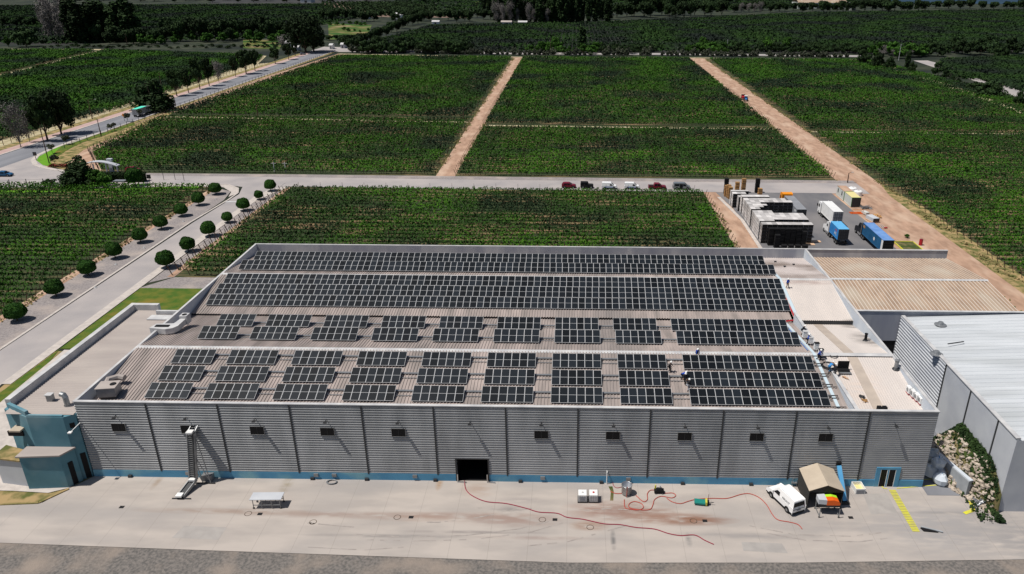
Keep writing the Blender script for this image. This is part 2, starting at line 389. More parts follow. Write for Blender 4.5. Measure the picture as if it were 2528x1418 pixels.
add_stains(MATS['concrete_yard'], [
    (*at(1560, 1262), 5.5, 1.9, (0.22, 0.12, 0.09), 0.75), (*at(1700, 1286), 5.5, 1.0, (0.19, 0.085, 0.045), 0.95),
    (*at(1640, 1280), 7.0, 1.4, (0.24, 0.13, 0.09), 0.7), (*at(1470, 1262), 4.0, 2.0, (0.24, 0.14, 0.11), 0.7), (*at(1455, 1300), 2.4, 0.9, (0.22, 0.11, 0.06), 0.8),
    (*at(1260, 1285), 7.0, 1.3, (0.25, 0.16, 0.13), 0.65), (*at(1030, 1278), 8.0, 0.9, (0.27, 0.18, 0.14), 0.7),
    (*at(1160, 1275), 9.0, 0.7, (0.27, 0.19, 0.16), 0.6), (*at(800, 1272), 11.0, 0.7, (0.27, 0.20, 0.17), 0.7),
    (*at(560, 1264), 11.0, 0.6, (0.27, 0.20, 0.16), 0.7), (*at(1262, 1263), 1.6, 0.9, (0.17, 0.16, 0.16), 0.8), (*at(1280, 1237), 3.4, 0.6, (0.22, 0.2, 0.2), 0.6),
    (*at(1085, 1196), 0.5, 1.4, (0.30, 0.17, 0.07), 0.7), (*at(1180, 1210), 2.4, 1.6, (0.30, 0.2, 0.15), 0.5),
    (*at(1514, 1335), 0.35, 1.8, (0.12, 0.12, 0.12), 0.8), (*at(1700, 1335), 0.4, 1.2, (0.15, 0.15, 0.15), 0.7),
    (*at(2320, 1268), 6.0, 0.35, (0.14, 0.14, 0.14), 0.8), (*at(1850, 1325), 10.0, 0.5, (0.25, 0.235, 0.23), 0.7), (*at(2100, 1300), 12.0, 1.4, (0.29, 0.27, 0.26), 0.6),
    (43, 70, 9, 6, (0.30, 0.285, 0.28), 1.0), (52, 69, 8, 6, (0.27, 0.255, 0.25), 1.0), (*at(960, 1325), 10.0, 0.35, (0.2, 0.19, 0.185), 0.7), (*at(1180, 1316), 9.0, 0.3, (0.2, 0.18, 0.175), 0.7), (*at(1330, 1330), 8.0, 0.4, (0.26, 0.2, 0.18), 0.6),
    (*at(710, 1195), 0.8, 2.2, (0.24, 0.2, 0.13), 0.6), (*at(390, 1190), 0.5, 1.8, (0.25, 0.18, 0.12), 0.6)])
add_joints(MATS['concrete_yard'], 4.4, 400.0, 0.3, 100.0, (0.2, 0.18, 0.16), 0.03)

# ---------------------------------------------------------------- ground sheets
def sheet(name, pts, z, m, world=False):
    mb = MB(); mb.face([(*(p if world else at(*p)), z) for p in pts]); return structure(name, mb, m)
structure('ground', MB().prism([(-6000, -300), (6000, -300), (6000, 12000), (-6000, 12000)], -2.0, 0.0), 'ground_far')
Zs = {'field': 0.02, 'dirt': 0.05, 'road': 0.08, 'over': 0.11, 'mark': 0.13}
# bare soil under the vines
sheet('vineyard_soil', [(-178, 103), (-104.5, 103), (-104.5, 214.5), (-178, 214.5)], .02, 'soil', True)
sheet('vineyard_soil', [(-84, 144.0), (-64, 144.0), (-64, 140), (38.2, 140), (38.2, 213.4), (-84, 215.5)], .02, 'soil', True)
sheet('vineyard_soil', [(-148, 228), (-42.5, 228), (-44.5, 562), (-168, 575), (-177.5, 330), (-168, 257)], .02, 'soil', True)
sheet('vineyard_soil', [(-37, 227.8), (81, 226.0), (82.2, 561), (-37.5, 560)], .02, 'soil', True)
sheet('vineyard_soil', [(92.5, 122), (230, 122), (230, 330), (218, 460), (211, 556), (93.5, 562)], .02, 'soil', True)
sheet('vineyard_soil', [(-560, 262), (-212, 268), (-214, 510), (-226, 552), (-370, 590), (-560, 590)], .02, 'soil', True)
# dirt tracks and verges
sheet('dirt_track', [(-42.8, 223), (-36.8, 223), (-37.3, 561.5), (-44.3, 561.5)], .05, 'dirt', True)
sheet('dirt_track', [(81, 212), (88.5, 204), (92.8, 196), (93.2, 230), (94, 562.5), (82.3, 562.5)], .05, 'dirt', True)
sheet('dirt_verge', [(38, 134), (92.5, 134), (92.9, 212.2), (38, 212.2)], .045, 'dirt', True)
sheet('dirt_track', [(85.2, 60), (91.2, 60), (91.2, 135), (85.2, 135)], .055, 'dirt', True)
sheet('dry_verge', [(90.5, 60), (95.5, 60), (96.2, 200), (93.0, 222), (91.0, 210)], .06, 'dry_verge', True)
sheet('sand_path', [(-177, 322.4), (-44, 314.6), (-44, 317.0), (-177, 325.3)], .05, 'sand_strip', True)
sheet('sand_path', [(-37, 308.4), (84, 304.6), (84, 306.8), (-37, 310.6)], .05, 'sand_strip', True)
sheet('sand_path', [(94, 300.5), (150, 299.5), (210, 299), (210, 300), (150, 300.6), (94, 301.8)], .05, 'sand_strip', True)
# strip of pinkish dirt between the left vineyard and the highway
sheet('dirt_verge', [(-172, 236), (-149, 229), (-151, 233), (-168.3, 257), (-177.6, 330), (-168.5, 575), (-176, 580), (-181.5, 450), (-181, 320), (-178, 262)], .045, 'dirt', True)
# highway with its kerb and pink path
sheet('highway', [(-184, 120), (-184, 590), (-196.0, 590), (-196.0, 120)], .088, 'highway', True)
structure('kerb', MB().box(-196.9, -196.1, 120, 590, 0.02, 0.2), 'kerb')
structure('kerb', MB().box(-184.2, -183.4, 268, 590, 0.02, 0.2), 'kerb')
sheet('pink_path', [(-201, 120), (-196.9, 120), (-196.9, 590), (-201, 590)], .09, 'pink_path', True)
sheet('dry_verge', [(-205, 120), (-201, 120), (-201, 590), (-205, 590)], .06, 'dry_verge', True)
sheet('sand_path', [(-212, 120), (-205, 120), (-205, 520), (-214, 510)], .07, 'sand_strip', True)
sheet('sand_path', [(-560, 588), (-372, 596), (-226, 556), (-214, 512), (-210, 512), (-223, 562), (-368, 602), (-560, 598)], .07, 'sand_strip', True)
sheet('sand_path', [(-338, 440), (-333, 440), (-358, 592), (-364, 592)], .07, 'sand_strip', True)
sheet('verge_grass', [(-183.3, 268), (-181.5, 262), (-177.5, 262), (-181, 320), (-181.3, 590), (-183.3, 590)], .06, 'dry_verge', True)
# junction, cross road, driveway
sheet('paved_road', [(-150, 224), (-160, 229.5), (-171, 236), (-179, 246), (-182.5, 262), (-184, 285), (-190, 300), (-190, 190), (-184, 207), (-150, 212.5), (-105, 216), (-97.5, 213.5), (-95.4, 206),
                     (-96.4, 180), (-96.6, 110), (-96, 60), (-84, 60), (-88.6, 100), (-89.0, 140), (-89.8, 203), (-88.5, 210), (-84, 214.4), (-40, 213.6), (38, 212.2), (86, 211.6), (86, 222.8),
                     (-38, 223.8), (-84, 225), (-148, 225.8)], .085, 'light_road', True)
sheet('gravel_verge', [(-150, 225.8), (-84, 225), (-38, 223.8), (86, 222.8), (86, 226.2), (-38, 227.8), (-84, 228.4), (-150, 228.6)], .075, 'gravel', True)
def kerb_line(name, pts, wd=0.35, h=0.16, m='kerb'):
    mb = MB()
    for a, b in zip(pts, pts[1:]): mb.bar((a[0], a[1], 0.02 + h / 2), (b[0], b[1], 0.02 + h / 2), wd, h)
    return structure(name, mb, m)
kerb_line('kerb', [(-96.3, 60), (-96.9, 110), (-97.0, 150), (-97.1, 180), (-96.0, 200), (-96.2, 207), (-98.2, 212), (-102.5, 215.6), (-112, 216.4), (-150, 213.0), (-184, 207)], 0.5)
sheet('pavement', [(-88.8, 100), (-87.2, 100), (-87.4, 140), (-88.0, 200), (-84, 213), (-84.5, 214.6), (-88.7, 210.5), (-90.0, 203)], .11, 'kerb', True)
sheet('pavement', [(-97.2, 203), (-98.5, 208), (-103, 213.0), (-112, 213.8), (-148, 210.4), (-150, 212.4), (-112, 216.2), (-102.5, 215.4), (-98.0, 211.6), (-96.2, 207)], .10, 'kerb', True)
sheet('stop_line', [(-96.0, 197.6), (-90.0, 197.9), (-90.0, 199.0), (-96.0, 198.7)], .13, 'coping', True)
sheet('gravel_strip', [(-104.8, 60), (-97.2, 60), (-97.2, 200), (-99, 209), (-104.8, 212)], .06, 'gravel', True)
sheet('gravel_strip', [(-87.2, 140.8), (-83.4, 144), (-83.9, 213), (-88.0, 200)], .06, 'gravel', True)
sheet('dirt_edge', [(-84.9, 144), (-83.5, 144), (-83.0, 213.6), (-84.6, 213.4)], .064, 'dirt', True)
sheet('dirt_edge', [(-106.3, 104), (-104.2, 104), (-104.2, 213), (-106.0, 213)], .064, 'dirt', True)
sheet('gravel_court', [(-87.6, 138), (-60, 138), (-60, 143.9), (-83.2, 143.9)], .065, 'gravel', True)
sheet('lawn', [(-87.0, 111.8), (-60.7, 111.8), (-60.7, 138), (-87.2, 138)], .10, 'lawn', True)
sheet('lawn', [(-110, 74), (-97.0, 84), (-96.9, 66), (-110, 66)], .10, 'lawn', True)
sheet('lawn', [(-87.1, 84), (-84.5, 84), (-84.0, 100), (-87.0, 111.8)], .09, 'lawn', True)
sheet('pavement', [(-84.4, 82), (-74.5, 82), (-74.5, 111.4), (-86.0, 111.4)], .095, 'kerb', True)
sheet('bright_lawn', [at(*p) for p in ((90, 397), (97, 387), (124, 373), (152, 361), (140, 374), (126, 388), (124, 402), (136, 414), (106, 409))], .12, 'bright_lawn', True)
sheet('lawn', [at(*p) for p in ((152, 361), (190, 347), (262, 327), (330, 303), (334, 308), (262, 334), (205, 352), (165, 372), (136, 392), (126, 388))], .125, 'lawn', True)
sheet('gravel_verge', [at(*p) for p in ((136, 414), (124, 402), (136, 392), (165, 372), (205, 352), (262, 334), (334, 308), (420, 276), (425, 281), (340, 318), (255, 350), (205, 372), (175, 395), (165, 412), (200, 424), (165, 422))], .07, 'dry_verge', True)
kerb_line('kerb', [at(*p) for p in ((262, 325), (188, 346), (122, 371), (94, 384), (82, 396), (88, 408), (106, 414), (136, 420), (170, 424), (230, 427), (300, 429))], 1.5, .14)
sheet('lawn', [(-178, 206.5), (-128, 211.0), (-110, 214.6), (-110, 212.0), (-178, 202.5)], .09, 'bright_lawn', True)
# truck yard
sheet('truck_yard', [(41.5, 211.8), (43.5, 196), (43.7, 150), (43.7, 134.6), (76, 134.6), (75.3, 160), (75.8, 185), (75.2, 205), (75, 212.0)], .10, 'yard_asphalt', True)
sheet('light_kerb_strip', [(41.0, 207), (42.0, 207), (44.3, 186), (44.3, 150), (43.4, 150), (43.4, 186)], .115, 'kerb', True)
sheet('sand_patch', [(77.2, 140), (82, 140), (80, 163), (75.0, 163)], .115, 'box_yellow', True)
# front yard
sheet('concrete_yard', [(-62.4, 75.2), (-64, 72.4), (-69, 72.0), (-120, 74.0), (-120, 66.6), (-64.3, 65.5), (-41, 64.8), (-0.2, 63.7), (25, 64.2), (50.4, 65.2), (85, 67.5), (85, 76), (51, 76), (51, 84), (44.3, 84), (44.3, 77.8), (-60.6, 77.8)], .10, 'concrete_yard', True)
sheet('gravel_shoulder', [(-130, 40), (100, 40), (100, 68), (50.4, 65.3), (0, 63.8), (-41, 64.9), (-64.3, 65.6), (-130, 67.0)], .05, 'dark_gravel', True)
sheet('pavement', [(-120, 75.5), (-69, 74.5), (-64.5, 74.2), (-62.4, 75.3), (-62.4, 76.5), (-120, 83)], .12, 'kerb', True)
kerb_line('kerb', [(-120, 73.8), (-69, 71.9), (-64.4, 72.3), (-62.4, 75.0)], .3, .2, 'dry_verge')
add_stains(MATS['roof_wing'], [(*at(2150, 838, 10), 3.0, 3.6, (0.10, 0.09, 0.085), .9), (*at(2112, 800, 9.3), 2.4, 1.2, (0.05, 0.045, 0.04), .95), (40, 117.8, 5, 1.0, (0.3, 0.22, 0.2), .7), (38, 85, 3, 6, (0.62, 0.5, 0.42), .5)])
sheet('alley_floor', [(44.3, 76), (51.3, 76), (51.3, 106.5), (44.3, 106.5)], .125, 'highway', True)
sheet('verge_grass', [(-130, 66), (-60.8, 66), (-60.8, 111), (-88, 111), (-88.2, 100), (-84.2, 60), (-130, 60)], .035, 'dry_verge', True)
# painted lines right of the yard
def painted(pts, wpx):
    mb = MB()
    for a, b in zip(pts, pts[1:]):
        A = Vector((*at(*a), .14)); B = Vector((*at(*b), .14)); d = (B - A).normalized(); n = Vector((-d.y, d.x, 0)) * wpx / 2
        mb.face([A - n, B - n, B + n, A + n])
    return mb
structure('yellow_line', painted([(2170, 1195), (2181, 1208), (2190, 1209)], .14), 'yellow')
structure('yellow_line', painted([(2213, 1208), (2335, 1198)], .14), 'yellow')
structure('yellow_line', painted([(2222, 1191), (2350, 1181), (2390, 1226)], .13), 'yellow')
mb = MB()
A = Vector((*at(2202, 1212), .145)); B = Vector((*at(2262, 1316), .145)); d = (B - A).normalized(); n = Vector((-d.y, d.x, 0))
for k in range(26):
    p = A.lerp(B, k / 26); q = A.lerp(B, (k + .72) / 26); mb.face([p - n * .42, q - n * .42, q + n * .42, p + n * .42])
structure('yellow_hatching', mb, 'yellow')
structure('yellow_line', painted([(2352, 1183), (2376, 1210), (2394, 1238), (2402, 1262), (2380, 1270)], .45), 'yellow')
arcs = [[(880, 1322), (1000, 1328), (1150, 1324), (1280, 1308), (1365, 1287)], [(890, 1334), (1020, 1338), (1170, 1334), (1310, 1316), (1400, 1290)], [(1010, 1290), (1080, 1292), (1150, 1285), (1230, 1270)], [(740, 1352), (900, 1360), (1010, 1352)],
        [(1300, 1350), (1400, 1340), (1480, 1318), (1560, 1296)], [(760, 1293), (830, 1300), (880, 1304)], [(1440, 1262), (1500, 1258), (1570, 1262)], [(1850, 1300), (1960, 1322), (2100, 1326), (2220, 1312)], [(1880, 1316), (1990, 1336), (2120, 1340), (2260, 1322)], [(1180, 1256), (1260, 1262), (1330, 1256)]]
ra = random.Random(2)
for a in arcs:
    P = []
    for i in range(len(a) - 1):
        for k in range(8): u = k / 8; P.append((a[i][0] * (1 - u) + a[i + 1][0] * u, a[i][1] * (1 - u) + a[i + 1][1] * u))
    mb = MB()
    for i in range(len(P) - 1):
        if ra.random() < .3: continue
        A = Vector((*at(*P[i]), .112)); B = Vector((*at(*P[i + 1]), .112)); d = (B - A).normalized(); n = Vector((-d.y, d.x, 0)); w0, w1 = ra.uniform(.03, .11), ra.uniform(.03, .11)
        mb.face([A - n * w0, B - n * w1, B + n * w1, A + n * w0])
    structure('tyre_marks', mb, 'tyre_mark')
for q in ([(455, 1300), (560, 1304), (540, 1335), (425, 1330)], [(1830, 1340), (1930, 1344), (1945, 1368), (1835, 1362)], [(2130, 1222), (2190, 1220), (2215, 1268), (2150, 1272)]): sheet('repair_patch', q, .108, 'patch')
# manhole rings and drain grates let into the yard
for px, py, k in ((613, 1270, 0), (981, 1279, 1), (773, 1291, 2), (1339, 1285, 3), (1457, 1304, 4), (1712, 1288, 5)):
    x, y = at(px, py); mb = MB(); ring = []
    for i in range(20):
        g = 2 * math.pi * i / 20; ring.append((x + .42 * math.cos(g), y + .42 * math.sin(g)))
    t = thing('manhole', ['round manhole cover beside the steel wheeled table', 'round manhole cover left of the middle drain grate', 'faint round manhole cover nearer the gravel shoulder, left of centre', 'brown stained manhole cover in line with the gate hose', 'round manhole cover in a brown spill in front of the white liquid tanks', 'pale manhole cover in the darkest brown spill'][k], 'manhole cover', (x, y, .1), group='manhole covers in the concrete yard')
    MB().lathe([(0, .012), (.36, .012), (.36, 0)], 20).build('cover', 'concrete_yard', t)
    MB().lathe([(.36, 0), (.37, .02), (.43, .02), (.44, 0)], 20).build('rim', 'bark', t)
for px, py, lb in ((301, 1254, 'square drain grate at the left end of the drain line'), (642, 1271, 'square drain grate in front of the steel wheeled table'), (1015, 1279, 'square drain grate at the middle of the yard'),
                   (1370, 1285, 'square drain grate below the dark red hose'), (1740, 1288, 'square drain grate in the brown spill'), (2100, 1280, 'square drain grate right of the grape press trolley')):
    x, y = at(px, py); t = thing('drain_grate', lb, 'drain', (x, y, .1), group='drain grates in the concrete yard')
    MB().box(-.28, .28, -.22, .22, -.02, .015).build('pit', 'black', t)
    g = MB()
    for i in range(6): g.box(-.26 + i * .1, -.23 + i * .1, -.22, .22, .016, .03)
    g.build('grille', 'dark_metal', t)

# ---------------------------------------------------------------- corrugated sheets
def rib_roof(x0, x1, y0, z0, y1, z1, pitch=.42, h=.085, top=.3, mb=None, mats2=False):
    mb = mb or MB(); xs = []; zz = []; x = x0
    while x < x1 - 1e-3:
        for fx, fz in ((0, 0), (1 - top - .2, 0), (1 - top - .08, h), (1 - .1, h)):
            if x + fx * pitch <= x1: xs.append(x + fx * pitch); zz.append(fz)
        x += pitch
    xs.append(x1); zz.append(0)
    n = len(mb.v)
    mb.v += [(a, y0, z0 + b) for a, b in zip(xs, zz)] + [(a, y1, z1 + b) for a, b in zip(xs, zz)]
    k = len(xs)
    for i in range(k - 1):
        mb.f.append((n + i, n + i + 1, n + k + i + 1, n + k + i)); mb.m.append(1 if mats2 and zz[i] > 0 and zz[i + 1] > 0 else 0)
    return mb
def rib_wall(x0, x1, z0, z1, y=77.7, pitch=.345, dp=.08, mb=None):
    """sheet with level ribs facing -Y"""
    mb = mb or MB(); z = z1; P = []
    while z > z0 + 1e-3:
        for fz, fy in ((0, 0), (.28, 0), (.40, -dp), (.72, -dp)):
            zz = z - fz * pitch
            if zz >= z0: P.append((y + fy, zz))
        z -= pitch
    P.append((y, z0))
    mb.extrude(P, x0, x1, 'x', closed=False)
    return mb
def rib_wall_x(x, y0, y1, z0, z1, side=-1, pitch=.5, dp=.09, mb=None):
    mb = mb or MB(); z = z1; P = []
    while z > z0 + 1e-3:
        for fz, fy in ((0, 0), (.28, 0), (.40, dp * side), (.72, dp * side)):
            zz = z - fz * pitch
            if zz >= z0: P.append((x + fy, zz))
        z -= pitch
    P.append((x, z0))
    mb.extrude(P, y0, y1, 'y', closed=False)
    return mb

# ---------------------------------------------------------------- the warehouse
XL, XR, YF, YB, ZT, ZP = -60.72, 44.3, 77.7, 134.4, 11.1, 1.11
GX0, GX1, GZ = -14.3, -10.35, 3.45
wh = thing('warehouse', 'long grey corrugated warehouse with solar panels on its low double roof', 'warehouse')
cl = MB()
rib_wall(XL, GX0, ZP, ZT - .03, mb=cl); rib_wall(GX1, 36.0, ZP, ZT - .03, mb=cl); rib_wall(GX0, GX1, GZ, ZT - .03, mb=cl)
cl.build('front_cladding', 'clad', wh)
rib_wall(36.2, XR, ZP, ZT - .03, pitch=.30, dp=.045).build('end_cladding', 'clad_light', wh)
mb = MB()
mb.box(XL, GX0, YF + .02, YF + .3, 0, ZT - .02); mb.box(GX1, XR, YF + .02, YF + .3, 0, ZT - .02); mb.box(GX0, GX1, YF + .02, YF + .3, GZ, ZT - .02)
mb.box(XL, XL + .3, YF + .3, YB, 0, ZT - .02); mb.box(XR - .3, XR, YF + .3, YB, 0, ZT - .02)
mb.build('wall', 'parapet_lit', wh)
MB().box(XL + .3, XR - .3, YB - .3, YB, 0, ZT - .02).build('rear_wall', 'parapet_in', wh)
mb = MB(); mb.box(XL, GX0 - .1, YF - .1, YF + .02, 0, ZP); mb.box(GX1 + .1, 38.2, YF - .1, YF + .02, 0, ZP); mb.box(41.2, XR, YF - .1, YF + .02, 0, ZP)
mb.build('plinth', 'plinth', wh)
mb = MB(); zc = ZT - .02
mb.box(XL - .08, XR + .08, YF - .12, YF + .3, zc, zc + .12); mb.box(XL - .05, XL + .3, YF + .3, YB - .3, zc, zc + .12)
mb.box(XR - .3, XR + .05, YF + .3, YB - .3, zc, zc + .12); mb.box(XL - .08, XR + .08, YB - .3, YB + .05, zc, zc + .12)
mb.build('coping', 'coping', wh)
for k in range(1, 12):
    x = XL + 8.8 * k
    MB().box(x - .09, x + .09, YF - .12, YF + .0, ZP - .1, ZT - .05).build('joint_strip', 'joint_dark', wh)
# roof
PROF = [(78.0, 9.3), (91.8, 11.3), (107.1, 8.95)]
PROF2 = [(106.7, 9.35), (118.8, 11.3), (134.1, 9.3)]
mb = MB()
for a, b in ((PROF[0], PROF[1]), (PROF[1], PROF[2]), (PROF2[0], PROF2[1]), (PROF2[1], PROF2[2])): rib_roof(XL + .3, 34.6, *a, *b, mb=mb)
mb.build('roof', 'roof_main', wh)
MB().box(XL + .3, 34.6, 106.95, 107.05, 8.7, 9.28).build('step_flashing', 'joint_dark', wh)
for y, z in ((91.8, 11.3), (118.8, 11.3)):
    MB().extrude([(y - .45, z - .02), (y, z + .12), (y + .45, z - .02), (y + .4, z - .06), (y - .4, z - .06)], XL + .3, XR - .3, 'x').build('ridge_cap', 'coping', wh)
mb = MB(); rib_roof(34.9, XR - .3, 106.3, 9.45, 118.8, 11.3, .33, mb=mb); rib_roof(34.9, XR - .3, 78.0, 9.0, 91.8, 11.15, .33, .03, mb=mb); rib_roof(34.9, XR - .3, 91.8, 11.15, 106.8, 8.7, .33, .03, mb=mb)
mb.build('wing_roof', 'roof_wing', wh)
rib_roof(34.6, XR - .3, 118.8, 11.3, 134.1, 9.3).build('stained_roof', 'roof_stained', wh)
MB().box(34.9, XR - .3, 106.32, 106.42, 8.9, 9.35).build('step_flashing', 'joint_dark', wh)
mb = MB(); mb.extrude([(37.9, 9.07), (39.3, 9.07), (39.3, 9.09), (37.9, 9.09)], 0, 0, 'x') if False else None
mb.face([(37.8, 78.1, 9.08), (39.2, 78.1, 9.08), (39.2, 91.3, 11.14), (37.8, 91.3, 11.14)]); mb.face([(37.8, 92.3, 11.13), (39.2, 92.3, 11.13), (39.2, 106.2, 8.86), (37.8, 106.2, 8.86)])
mb.build('skylight_strip', 'skylight_band', wh)
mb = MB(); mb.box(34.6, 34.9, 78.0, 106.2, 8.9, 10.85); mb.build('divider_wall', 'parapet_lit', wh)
MB().box(34.52, 34.98, 78.0, 106.2, 10.85, 10.95).build('divider_coping', 'coping', wh)
# windows and lamp arms
for px, pz in ((-55.89, 7.55), (-47.3, 7.4), (-38.7, 7.35), (-30.0, 7.3), (-21.2, 7.3), (-3.6, 7.25), (5.2, 7.25), (14.0, 7.25), (22.8, 7.3), (31.2, 7.35)):
    wd = MB(); x0, x1, z0, z1 = px - .84, px + .84, pz - .58, pz + .55
    for b in ((x0 - .05, x0, z0 - .05, z1 + .05), (x1, x1 + .05, z0 - .05, z1 + .05), (x0, x1, z0 - .05, z0), (x0, x1, z1, z1 + .05)): wd.box(b[0], b[1], YF - .16, YF - .01, b[2], b[3])
    fr = wd.build('window', 'grey_metal', wh)
    MB().box(x0, x1, YF - .13, YF - .09, z0, z1).build('pane', 'glass_dark', fr)
    MB().box(px - .02, px + .02, YF - .15, YF - .132, z0, z1).build('mullion', 'dark_metal', fr)
for lx, lz in ((-55.9, 9.2), (-47.2, 9.1), (-38.7, 9.05), (-29.95, 9.0), (-21.1, 9.0), (-12.3, 9.0), (-3.6, 9.0), (5.2, 8.95), (13.9, 8.95), (22.7, 8.95), (31.2, 9.05), (39.3, 9.4)):
    l = MB().box(lx - .04, lx + .04, YF - .62, YF - .02, lz, lz + .07); l.box(lx - .2, lx + .2, YF - .74, YF - .42, lz - .1, lz + .02)
    l.build('wall_lamp', 'dark_metal', wh)
# gate with its dark bay
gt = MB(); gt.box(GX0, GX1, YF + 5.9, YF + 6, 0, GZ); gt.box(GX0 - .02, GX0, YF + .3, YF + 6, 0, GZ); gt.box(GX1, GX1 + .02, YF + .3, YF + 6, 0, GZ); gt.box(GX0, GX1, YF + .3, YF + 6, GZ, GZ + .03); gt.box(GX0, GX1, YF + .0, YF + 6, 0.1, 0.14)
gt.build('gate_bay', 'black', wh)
gf = MB(); gf.box(GX0 - .14, GX0, YF - .16, YF + .1, 0, GZ + .1); gf.box(GX1, GX1 + .14, YF - .16, YF + .1, 0, GZ + .1); gf.box(GX0, GX1, YF - .16, YF + .1, GZ, GZ + .1)
gf.build('gate_frame', 'dark_metal', wh)
for sx in (-1, 1):
    x = GX0 if sx < 0 else GX1
    g = MB(); g.bar((x + .1 * sx * -1, YF - .35, .1), (x + .1 * sx * -1, YF - .35, 1.3), .12); g.bar((x - .1 * sx, YF - .35, .18), (x + sx * (.9 if sx > 0 else -1.2), YF - .45, .18), .12); g.build('gate_guard', 'bright_metal', wh)
# office door pair at the right
df = MB(); df.box(38.2, 38.75, YF - .14, YF + .02, 0, 3.0); df.box(40.65, 41.2, YF - .14, YF + .02, 0, 3.0); df.box(38.75, 40.65, YF - .14, YF + .02, 2.7, 3.0); df.box(39.62, 39.78, YF - .14, YF + .02, .1, 2.7)
df.build('door_surround', 'plinth', wh)
for x in (38.75, 39.78):
    d = MB().box(x, x + .87, YF - .10, YF - .06, .12, 2.7).build('door', 'glass_dark', wh)
    f = MB(); f.box(x, x + .06, YF - .13, YF - .101, .12, 2.7); f.box(x + .81, x + .87, YF - .13, YF - .101, .12, 2.7); f.build('door_frame', 'white_paint', d)
# small plinth fittings: sockets, vents, drains
for px in (1025, 1340, 1550, 460, 780, 825): 
    x = at(px, 1190)[0]; MB().box(x - .28, x + .28, YF - .24, YF - .1, .55, 1.0).build('socket_box', 'grey_metal', wh)
for px in (770, 905, 1075, 1285, 1484, 1683, 1850, 314): 
    x = at(px, 1190)[0]; MB().box(x - .22, x + .22, YF - .36, YF - .1, .1, .45).build('drain_box', 'dark_metal', wh)
MB().tube([(at(1497, 1185)[0], YF - .3, .1), (at(1497, 1185)[0], YF - .3, 1.9), (at(1497, 1185)[0], YF - .1, 2.0)], .07).build('standpipe', 'white_paint', wh)

# ---------------------------------------------------------------- left annex
an = thing('office_annex', 'teal rendered annex with low ribbed roof and parapet left of the warehouse', 'building')
FP = [(-70.4, 78.6), (-66.5, 76.9), (-62.0, 76.9), (-60.9, 77.65), (-60.9, 106.4), (-65.9, 106.4), (-65.9, 108.2), (-70.4, 108.2)]
MB().prism(FP, 0, 9.35).build('wall', 'teal_wall', an)
mb = MB()
def wallseg(mb, a, b, z0, z1, t=.7, mi=0):
    A = Vector((a[0], a[1], (z0 + z1) / 2)); B = Vector((b[0], b[1], (z0 + z1) / 2)); mb.bar(A, B, t, z1 - z0, mi)
wallseg(mb, (-70.05, 79.1), (-70.05, 108.2), 9.3, 10.45); wallseg(mb, (-70.4, 107.85), (-65.9, 107.85), 9.3, 10.44); wallseg(mb, (-65.5, 106.2), (-60.9, 106.2), 9.3, 10.1, .4)
mb.build('parapet', 'coping', an)
mb = MB(); wallseg(mb, (-70.0, 79.0), (-66.5, 77.2), 9.3, 10.0, .4); wallseg(mb, (-66.5, 77.1), (-62.1, 77.1), 9.3, 9.55, .3); mb.build('front_kerb', 'teal_wall', an)
mb = MB(); y = 77.4
P = []
while y < 107.3:
    for fy, fz in ((0, 0), (.2, 0), (.26, .05), (.36, .05)): P.append((y + fy, 9.42 + fz))
    y += .42
mb.extrude(P, -69.7, -61.0, 'x', closed=False); mb.build('roof', 'roof_annex', an)
MB().box(-66, -61.2, 104.0, 105.6, 9.45, 9.6).build('roof_pad', 'coping', an)
blk = MB().prism([(-67.3, 74.9), (-62.6, 75.3), (-61.7, 76.85), (-67.3, 76.85)], 0, 4.85)
blk.build('porch', 'teal_wall', an)
MB().prism([(-67.6, 74.7), (-62.4, 75.1), (-61.5, 76.9), (-67.6, 76.9)], 4.85, 5.05).build('porch_roof', 'roof_annex', an)
MB().prism([(-71.4, 76.0), (-67.7, 75.4), (-67.7, 77.2), (-71.4, 78.4)], 0, 3.9).build('side_block', 'wall_grey', an)
MB().prism([(-71.6, 75.8), (-67.65, 75.2), (-67.65, 77.2), (-71.6, 78.5)], 3.9, 4.1).build('side_roof', 'dry_verge', an)
def face_plate(a, b, u0, u1, z0, z1, off, name, m, parent):
    """thin plate on the vertical face from a to b, offset outward"""
    A = Vector((*a, 0)); d = (Vector((*b, 0)) - A); n = Vector((d.y, -d.x, 0)).normalized(); P = [A + d * u0 + n * off, A + d * u1 + n * off]
    mb = MB(); mb.prism([(P[0] - n * .05)[:2], (P[1] - n * .05)[:2], P[1][:2], P[0][:2]], z0, z1); return mb.build(name, m, parent)
face_plate((-62.0, 76.9), (-60.9, 77.65), .35, .75, 7.6, 8.3, .04, 'window', 'glass_dark', an)
face_plate((-62.6, 75.3), (-61.7, 76.85), .35, .68, .1, 3.4, .04, 'door', 'black', an)
face_plate((-62.0, 76.9), (-60.9, 77.65), .45, .9, .1, 3.8, .05, 'door', 'black', an)
mb = MB(); mb.box(-69.0, -67.6, 76.6, 77.9, 7.3, 7.5); mb.build('canopy', 'tent_cloth', an); MB().box(-69.9, -68.0, 77.4, 77.6, 6.2, 6.9).build('window', 'glass_dark', an)
